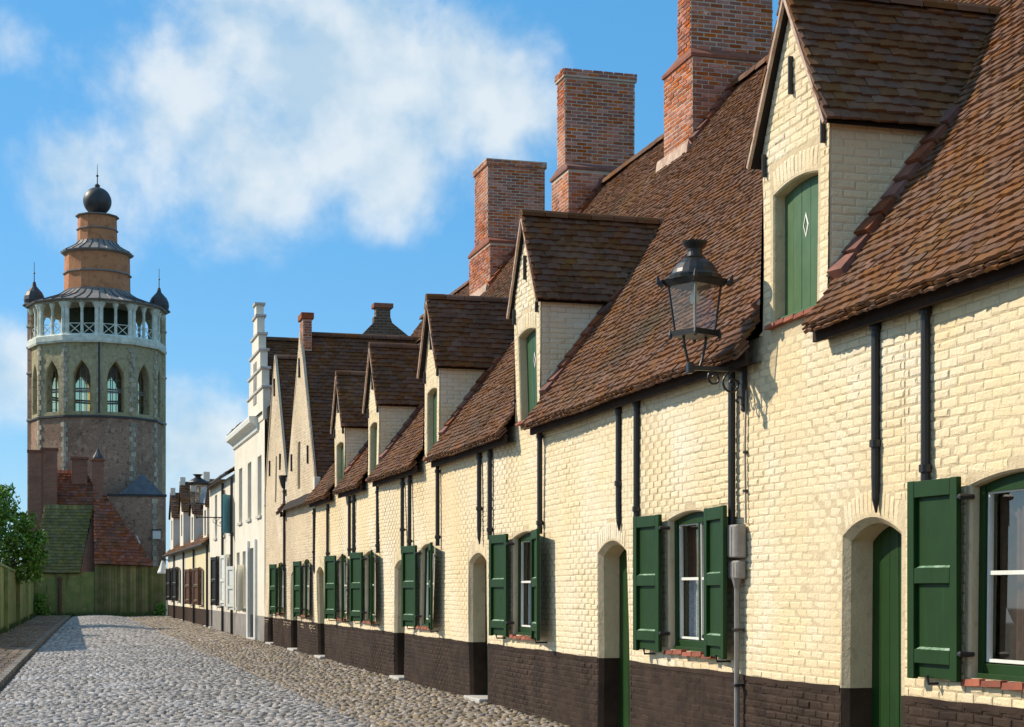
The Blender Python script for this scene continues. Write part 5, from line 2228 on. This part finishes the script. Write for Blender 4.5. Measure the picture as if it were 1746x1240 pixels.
    for k in range(n):
        P, l = face_P(k, R + .04)
        for uu, w in ((.16, .13), (l - .16, .13), (l / 2, .095)):
            c = G()
            b = P(uu, 0, .1)
            c.lathe((b[0], b[1], g0 - .02), [(w * 1.5, 0), (w * 1.5, .07), (w * 1.05, .12), (w, .2), (w * .92, g1 - g0 - .5), (w * 1.2, g1 - g0 - .42), (w * 2.0, g1 - g0 - .2), (w * 2.2, g1 - g0 - .12)], 8)
            part('column', c, 'loggia_white', t)
        for a, b in ((.26, l / 2 - .07), (l / 2 + .07, l - .26)):
            r = G()
            p0, p1 = P(a, g0 + .05, .1), P(b, g0 + .05, .1)
            q0, q1 = P(a, g0 + .68, .1), P(b, g0 + .68, .1)
            for s, e in ((p0, p1), (q0, q1), (p0, q1), (p1, q0)):
                r.tube([s, e], .028, 5)
            part('railing', r, 'loggia_white', t)
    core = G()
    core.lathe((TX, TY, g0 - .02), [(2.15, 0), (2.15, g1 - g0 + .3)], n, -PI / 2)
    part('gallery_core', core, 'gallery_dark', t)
    # stepped crown
    z = g1
    rf = G()
    rf.lathe((TX, TY, z), [(R + .32, -.02), (R + .36, .05), (R - .4, .28), (R - 1.3, .62), (2.15, .98), (2.0, 1.1)], n, -PI / 2)
    lr = part('lower_roof', rf, 'lead', t)
    for q in range(36):
        a = -PI / 2 + 2 * PI * q / 36
        cr = math.cos(PI / n) / math.cos(((2 * PI * q / 36) % (2 * PI / n)) - PI / n)
        sm = G()
        sm.tube([(TX + r * cr * math.cos(a), TY + r * cr * math.sin(a), z + h) for r, h in ((R + .36, .07), (R - .4, .30), (R - 1.3, .64), (2.1, 1.0))], .035, 5)
        part('seam', sm, 'dark_lead', lr)
    d = G()
    d.lathe((TX, TY, z + .95), [(2.02, 0), (1.98, 2.5)], n, -PI / 2)
    dr = part('drum', d, 'rust_drum', t)
    for zz in (1.18, .05):
        b = G()
        b.lathe((TX, TY, z + .95 + zz), [(2.0, 0), (2.10, .02), (2.10, .10), (2.0, .12)], n, -PI / 2)
        part('band', b, 'lead', dr)
    z2 = z + 3.42
    rf = G()
    rf.lathe((TX, TY, z2), [(2.0, -.08), (2.2, .02), (2.22, .08), (1.85, .28), (1.45, .52), (1.22, .80)], n, -PI / 2)
    mr_ = part('middle_roof', rf, 'lead', t)
    for q in range(24):
        a = -PI / 2 + 2 * PI * q / 24
        cr = math.cos(PI / n) / math.cos(((2 * PI * q / 24) % (2 * PI / n)) - PI / n)
        sm = G()
        sm.tube([(TX + r * cr * math.cos(a), TY + r * cr * math.sin(a), z2 + h) for r, h in ((2.22, .10), (1.85, .29), (1.45, .53), (1.22, .80))], .03, 5)
        part('seam', sm, 'dark_lead', mr_)
    d = G()
    d.lathe((TX, TY, z2 + .7), [(1.22, 0), (1.18, 1.68)], n, -PI / 2)
    dr = part('drum', d, 'rust_drum', t)
    b = G()
    b.lathe((TX, TY, z2 + 1.5), [(1.2, 0), (1.28, .02), (1.28, .08), (1.2, .1)], n, -PI / 2)
    part('band', b, 'lead', dr)
    z3 = z2 + 2.35
    rf = G()
    rf.lathe((TX, TY, z3), [(1.15, -.05), (1.34, .02), (1.34, .07), (.9, .16), (.45, .22)], n, -PI / 2)
    part('upper_roof', rf, 'lead', t)
    bl = G()
    prof = [(.40, 0)] + [(max(.06, .87 * math.cos(a)), .87 + .87 * math.sin(a) - .02) for a in np.linspace(-1.05, 1.5, 14)]
    bl.lathe((TX, TY, z3 + .18), prof, 24)
    part('ball', bl, 'dark_lead', t, smooth=True)
    f = G()
    zt = z3 + 1.85
    f.lathe((TX, TY, zt), [(.10, 0), (.16, .08), (.16, .2), (.06, .28), (.035, .3), (.03, .7), (.08, .75), (.08, .8), (.02, .86), (.012, 1.5)], 8)
    part('finial', f, 'dark_lead', t)
    # flanking stair turrets with domed caps
    for sx in (-1, 1):
        px, py = TX + sx * 3.78, TY + .15
        g = G()
        g.lathe((px, py, 0), [(.44, 0), (.44, 20.25)], 8, PI / 8)
        g.uv = [(math.atan2(p[1] - py, p[0] - px) * .55, p[2]) for p in g.v]
        tu = part('turret', g, 'tower_yellow_brick' if sx > 0 else 'tower_brick', t)
        for zz in (13.1, 16.0, 17.6, 18.9):
            b = G()
            b.lathe((px, py, zz), [(.44, 0), (.50, .03), (.50, .12), (.44, .15)], 8, PI / 8)
            part('band', b, 'quoin_stone', tu)
        c = G()
        c.lathe((px, py, 20.2), [(.62, 0), (.70, .05), (.70, .12), (.58, .2), (.63, .42), (.60, .66), (.48, .92), (.27, 1.15), (.14, 1.3), (.10, 1.5)], 12)
        part('turret_cap', c, 'dark_lead', tu)
        f = G()
        f.lathe((px, py, 21.65), [(.10, 0), (.09, .1), (.03, .15), (.025, .6), (.07, .66), (.02, .74), (.015, 1.35)], 6)
        part('finial', f, 'dark_lead', tu)
    return t


tower()


# ------------------------------------------------------------------ church outbuildings at the end of the road
def quad_tiles(parent, name, A, B, Ct, D, material, gauge=.21, w=.23, depth=.03):
    """tiles on a planar quad: A-B eaves left to right, D-C ridge"""
    A, B, Ct, D = [vec(*p) for p in (A, B, Ct, D)]
    ax = (B - A) / np.linalg.norm(B - A)
    nn = np.cross(B - A, D - A)
    nn /= np.linalg.norm(nn)
    if nn[2] < 0:
        nn = -nn
    S = np.cross(nn, ax)
    if S[2] < 0:
        S = -S
    H = np.dot(D - A, S)

    def iv(s):
        t = s / H
        l = np.dot(A + (D - A) * t - A, ax)
        r = np.dot(B + (Ct - B) * t - A, ax)
        return [(l, r)] if r - l > .1 else []
    g = G()
    g.poly(tuple(A - nn * .01), tuple(B - nn * .01), tuple(Ct - nn * .01), tuple(D - nn * .01))
    r = part(name, g, 'underlay', parent)
    T = tile_rows(A, ax, S, nn, iv, 0, H - .05, gauge=gauge, w=w, length=gauge * 1.5, t=depth, lift=.05)
    pieces('tile', T, TILES, material, r, 300, 'tiles')
    return r


ze = .25
# moss-grown low building on the left
sh = thing('stone_outbuilding', (.6, 94.0, ze), 'low mossy building with a green-grown tile roof below the tower', 'building')
g = G()
g.box((-1.15, 93.4, 0), (1.35, 97.5, 2.75))
g.box((1.351, 93.46, 0), (2.13, 97.4, 2.72))
g.poly((1.35, 93.4, 2.75), (1.35, 97.5, 2.75), (2.1, 97.5, 6.3), (2.1, 95.0, 6.3))
part('wall', g, 'moss_wall', sh)
g = G()
g.poly((1.352, 93.3, 2.7), (2.12, 93.9, 2.7), (2.12, 95.2, 6.2))
g.uv = [(p[0] + p[1], p[2]) for p in g.v]
part('gable_edge', g, 'far_red_brick', sh)
quad_tiles(sh, 'roof', (-1.3, 93.2, 2.62), (1.36, 93.2, 2.62), (2.12, 95.4, 6.3), (-.55, 95.4, 6.3), 'moss_tile')
g = G()
g.poly((-.55, 95.4, 6.28), (2.12, 95.4, 6.28), (2.12, 97.6, 2.7), (-1.2, 97.6, 2.7))
part('back_roof', g, 'moss_tile', sh)
g = G()
g.tube([(.28, 93.3, ze - .1), (.28, 93.3, 2.35)], .10, 8)
g.lathe((.28, 93.3, 2.25), [(.12, 0), (.14, .04), (.13, .15), (.02, .2)], 8)
pst = thing('wooden_post', (.28, 93.3, ze), 'dark upright post in front of the mossy building', 'post')
part('post', g, 'brown_paint', pst)

# boarded shed with the steep dark red roof
sd = thing('boarded_shed', (4.0, 94.0, ze), 'boarded green-stained shed under a steep dark red hipped roof', 'shed')
x = 2.14
k = 0
B = []
while x < 5.85:
    w = random.uniform(.13, .19)
    hgt = 2.95 + random.uniform(-.03, .03) - .05 * (x - 2.1)
    b = G()
    dy = random.uniform(-.012, .012)
    b.bbox((x + .004, 93.38 + dy, ze - .1), (x + w - .008, 93.43 + dy, ze + hgt), .005)
    part('board', b, 'board', sd)
    x += w
g = G()
g.box((2.14, 93.46, 0), (5.85, 97.0, 3.0))
part('wall', g, 'board', sd)
quad_tiles(sd, 'roof', (2.12, 93.15, 3.12), (5.3, 93.15, 3.02), (2.75, 95.6, 7.1), (2.12, 95.6, 7.0), 'far_red_tile')
g = G()
g.poly((5.3, 93.15, 3.0), (5.4, 98.0, 3.0), (2.75, 97.0, 7.1), (2.75, 95.6, 7.1))
g.poly((2.12, 95.6, 7.0), (2.75, 95.6, 7.1), (2.75, 97.0, 7.1), (2.12, 98.0, 3.1))
part('side_roof', g, 'far_red_tile', sd)
g = G()
g.poly((2.125, 93.3, 3.0), (2.125, 97.8, 3.0), (2.125, 95.6, 6.95))
g.uv = [(p[0] + p[1], p[2]) for p in g.v]
part('gable_wall', g, 'far_red_brick', sd)
g = G()
a, b = vec(4.62, 93.95, 4.30), vec(4.45, 94.15, 4.75)
g.tube([tuple(a), tuple(b)], .035, 6)
part('roof_strip', g, 'white_stone', sd)

# red roofs and chimneys crowding the foot of the tower
rh = thing('red_roof_house', (.5, 99.0, ze), 'cluster of red brick gables and chimneys at the foot of the tower', 'house')
g = G()
g.box((-1.3, 97.8, 0), (2.6, 100.6, 6.6))
g.uv = [(p[0] + p[1], p[2]) for p in g.v]
part('wall', g, 'far_red_brick', rh)
quad_tiles(rh, 'roof', (-1.0, 97.6, 6.45), (2.75, 97.6, 6.45), (1.75, 99.2, 8.6), (-.35, 99.2, 8.6), 'far_red_tile')
g = G()
g.poly((-.35, 99.2, 8.6), (1.75, 99.2, 8.6), (2.75, 100.7, 6.5), (-1.0, 100.7, 6.5))
g.poly((2.75, 97.6, 6.45), (2.75, 100.7, 6.5), (1.75, 99.2, 8.6))
part('back_roof', g, 'far_red_tile', rh)
for (x0, x1, y0, y1, z0, z1) in ((-1.45, -.72, 97.4, 98.2, 0, 9.6), (-.72, .15, 97.5, 98.1, 6.0, 9.75), (.95, 1.85, 98.6, 99.2, 7.5, 9.35), (2.15, 2.75, 98.3, 99.0, 6.5, 9.25)):
    g = G()
    g.box((x0, y0, z0), (x1, y1, z1))
    g.uv = [(p[0] + p[1], p[2]) for p in g.v]
    c = part('chimney', g, 'far_red_brick', rh)
    g = G()
    g.bbox((x0 - .07, y0 - .07, z1), (x1 + .07, y1 + .07, z1 + .14), .01)
    part('chimney_cap', g, 'far_red_brick' if False else 'flashing_tile', c)
g = G()
g.lathe((2.45, 98.65, 9.3), [(.36, 0), (.30, .2), (.12, .5), (.03, .75)], 8)
part('turret_cap', g, 'dark_lead', rh)

# lower stage of the church in front of the tower, with its slate hip
ls = thing('church_annex', (4.6, 100.0, ze), 'brown brick church annex with a small slate roof against the tower', 'building')
g = G()
g.box((3.0, 99.4, 0), (6.4, 101.2, 7.35))
g.uv = [(p[0] + p[1], p[2]) for p in g.v]
part('wall', g, 'tower_brick', ls)
g = G()
g.add([(3.7, 99.25, 7.4), (6.25, 99.25, 7.4), (6.25, 101.3, 7.4), (3.7, 101.3, 7.4), (5.1, 100.9, 8.75)], [(0, 1, 4), (1, 2, 4), (2, 3, 4), (3, 0, 4)])
part('roof', g, 'slate', ls)
g = G()
g.bbox((2.95, 99.32, 7.28), (6.45, 101.25, 7.42), .01)
part('string_course', g, 'dark_lead', ls)
Q = []
for i in range(22):
    Q.append(M4(vec(.34 if i % 2 else .22, 0, 0), vec(0, .06, 0), vec(0, 0, .29), vec(5.75, 99.38, .5 + .31 * i)))
pieces('quoin', Q, BLOCK, 'quoin_stone', ls, 300, 'quoins', min_px=6)
sg = thing('notice_board', (5.8, 99.0, 4.9), 'small white board on the corner of the church annex', 'sign')
g = G()
g.bbox((5.62, 99.2, 4.75), (6.08, 99.36, 5.25), .01)
part('board', g, 'white_paint', sg)
g = G()
g.bbox((5.56, 99.15, 5.25), (6.14, 99.37, 5.33), .01)
part('board_cap', g, 'dark_lead', sg)


# ------------------------------------------------------------------ garden wall, tree and shrubs on the left
def left_wall_x(y):
    return -1.85 + .0215 * (y - 58)


gw = thing('garden_wall', (-1.9, 62, 0), 'mossy garden wall along the left pavement', 'wall')
g = G()
ys = np.linspace(45, 93.3, 24)
for y0, y1 in zip(ys[:-1], ys[1:]):
    x0, x1 = left_wall_x(y0), left_wall_x(y1)
    h0, h1 = 2.65 - .009 * (y0 - 45), 2.65 - .009 * (y1 - 45)
    for (xa, xb) in ((0, 0), (-.32, -.32)):
        g.poly((x0 + xa, y0, 0), (x1 + xa, y1, 0), (x1 + xa, y1, h1), (x0 + xa, y0, h0))
    g.poly((x0, y0, h0), (x1, y1, h1), (x1 - .32, y1, h1), (x0 - .32, y0, h0))
g.poly((left_wall_x(45), 45, 0), (left_wall_x(45) - .32, 45, 0), (left_wall_x(45) - .32, 45, 2.65), (left_wall_x(45), 45, 2.65))
part('wall', g, 'moss_wall', gw)
Q = []
y = 45.0
while y < 93:
    l = random.uniform(.35, .55)
    h = 2.65 - .009 * (y - 45)
    Q.append(M4(vec(.44, 0, 0), vec(.0215 * l, l - .015, 0), vec(0, 0, .10), vec(left_wall_x(y) - .16, y + l / 2, h + .05)))
    y += l
pieces('coping_stone', Q, BLOCK, 'moss_wall', gw, 300, 'coping_stones', min_px=5)
for y in (62, 72, 82):
    b = G()
    x = left_wall_x(y)
    b.bbox((x - .02, y - .2, 0), (x + .16, y + .2, 2.5), .02)
    part('buttress', b, 'moss_wall', gw)


def leafy(name, label, cat, base, centres, n, leaf=.11, trunk_top=None, trunk_r=.12):
    t = thing(name, base, label, cat)
    r = np.random.default_rng(abs(hash(label)) % 1000 if False else len(label))
    vs, fs = [], []
    cs = np.array([c[:3] for c in centres])
    rs = np.array([c[3] for c in centres])
    w = rs ** 2 / np.sum(rs ** 2)
    for k in range(n):
        i = r.choice(len(cs), p=w)
        d = r.normal(size=3)
        d /= np.linalg.norm(d)
        rad = rs[i] * (r.uniform(.15, 1.0) ** .4) * (1 + .18 * math.sin(5 * d[0] + 3 * d[2] + i) + .12 * math.sin(11 * d[1] + i))
        p = cs[i] + d * rad * np.array([1, 1, .92])
        a = r.normal(size=3)
        a /= np.linalg.norm(a)
        b = np.cross(a, r.normal(size=3))
        b /= np.linalg.norm(b)
        s = leaf * r.uniform(.6, 1.3)
        m = len(vs)
        vs += [tuple(p - a * s), tuple(p + b * s * .45), tuple(p + a * s), tuple(p - b * s * .45 + np.cross(a, b) * s * .15)]
        fs.append((m, m + 1, m + 2, m + 3))
    g = G()
    g.v, g.f = vs, fs
    part('crown', g, 'leaf', t)
    tr = G()
    top = trunk_top or tuple(cs.mean(0))
    tr.tube([base, (base[0] + .06, base[1], (base[2] + top[2]) * .45), top], [trunk_r, trunk_r * .75, trunk_r * .35], 8)
    for c in centres:
        mid = (np.array(top) + np.array(base)) / 2 * np.array([1, 1, 1.15])
        tr.tube([tuple(mid), tuple((mid + np.array(c[:3])) / 2 + np.array([.05, 0, .1])), tuple(c[:3])], [trunk_r * .5, trunk_r * .3, .015], 6)
    part('trunk', tr, 'bark', t)
    return t


leafy('garden_tree', 'bushy green tree leaning over the garden wall on the left', 'tree', (-2.9, 70, 0),
      [(-1.9, 70, 4.2, 1.15), (-1.15, 70.3, 3.6, .8), (-2.4, 69.6, 5.0, .95), (-3.5, 70.5, 4.6, 1.4), (-1.4, 71.2, 2.9, .8), (-.75, 70.8, 3.1, .55), (-2.9, 69, 3.4, 1.2), (-1.0, 71.5, 2.5, .6), (-1.0, 69.6, 4.5, .4), (-2.0, 70.2, 5.7, .4), (-.6, 70.4, 3.8, .35)], 10000, .10)
leafy('garden_shrub', 'smaller shrub on the left edge behind the garden wall', 'shrub', (-2.5, 57, 0),
      [(-2.35, 57, 2.9, .55), (-2.7, 57.6, 3.2, .6), (-2.4, 58.4, 2.7, .5), (-3.1, 57.2, 2.8, .8)], 3500, .09, trunk_r=.05)
leafy('ivy_shrub', 'low green bush at the foot of the mossy building, left of the post', 'shrub', (-.9, 92.6, .2),
      [(-.95, 92.8, .7, .5), (-.55, 92.9, .5, .4), (-.75, 92.9, 1.2, .35)], 1500, .08, trunk_r=.03)
leafy('fence_shrub', 'small bright green bush beside the boarded shed, by the last house', 'shrub', (5.75, 92.9, .2),
      [(5.72, 92.9, .75, .3), (5.68, 92.9, .45, .35)], 800, .07, trunk_r=.02)
# grass along the foot of the boards and walls
g = G()
for k in range(2600):
    if k < 1500:
        xx, yy = random.uniform(-1.1, 5.8), 93.3 - abs(random.gauss(0, .18))
    else:
        yy = random.uniform(50, 93)
        xx = left_wall_x(yy) + abs(random.gauss(0, .10))
    z0 = ground_z(yy) + .0
    h = random.uniform(.06, .32)
    a = random.uniform(0, 2 * PI)
    g.poly((xx - .02, yy, z0), (xx + .02, yy, z0), (xx + .1 * math.cos(a), yy + .1 * math.sin(a), z0 + h))
o = part('grass', g, 'weed')
o['kind'] = 'stuff'
o['label'] = 'tufts of grass along the foot of the shed and the garden wall'
o['category'] = 'grass'
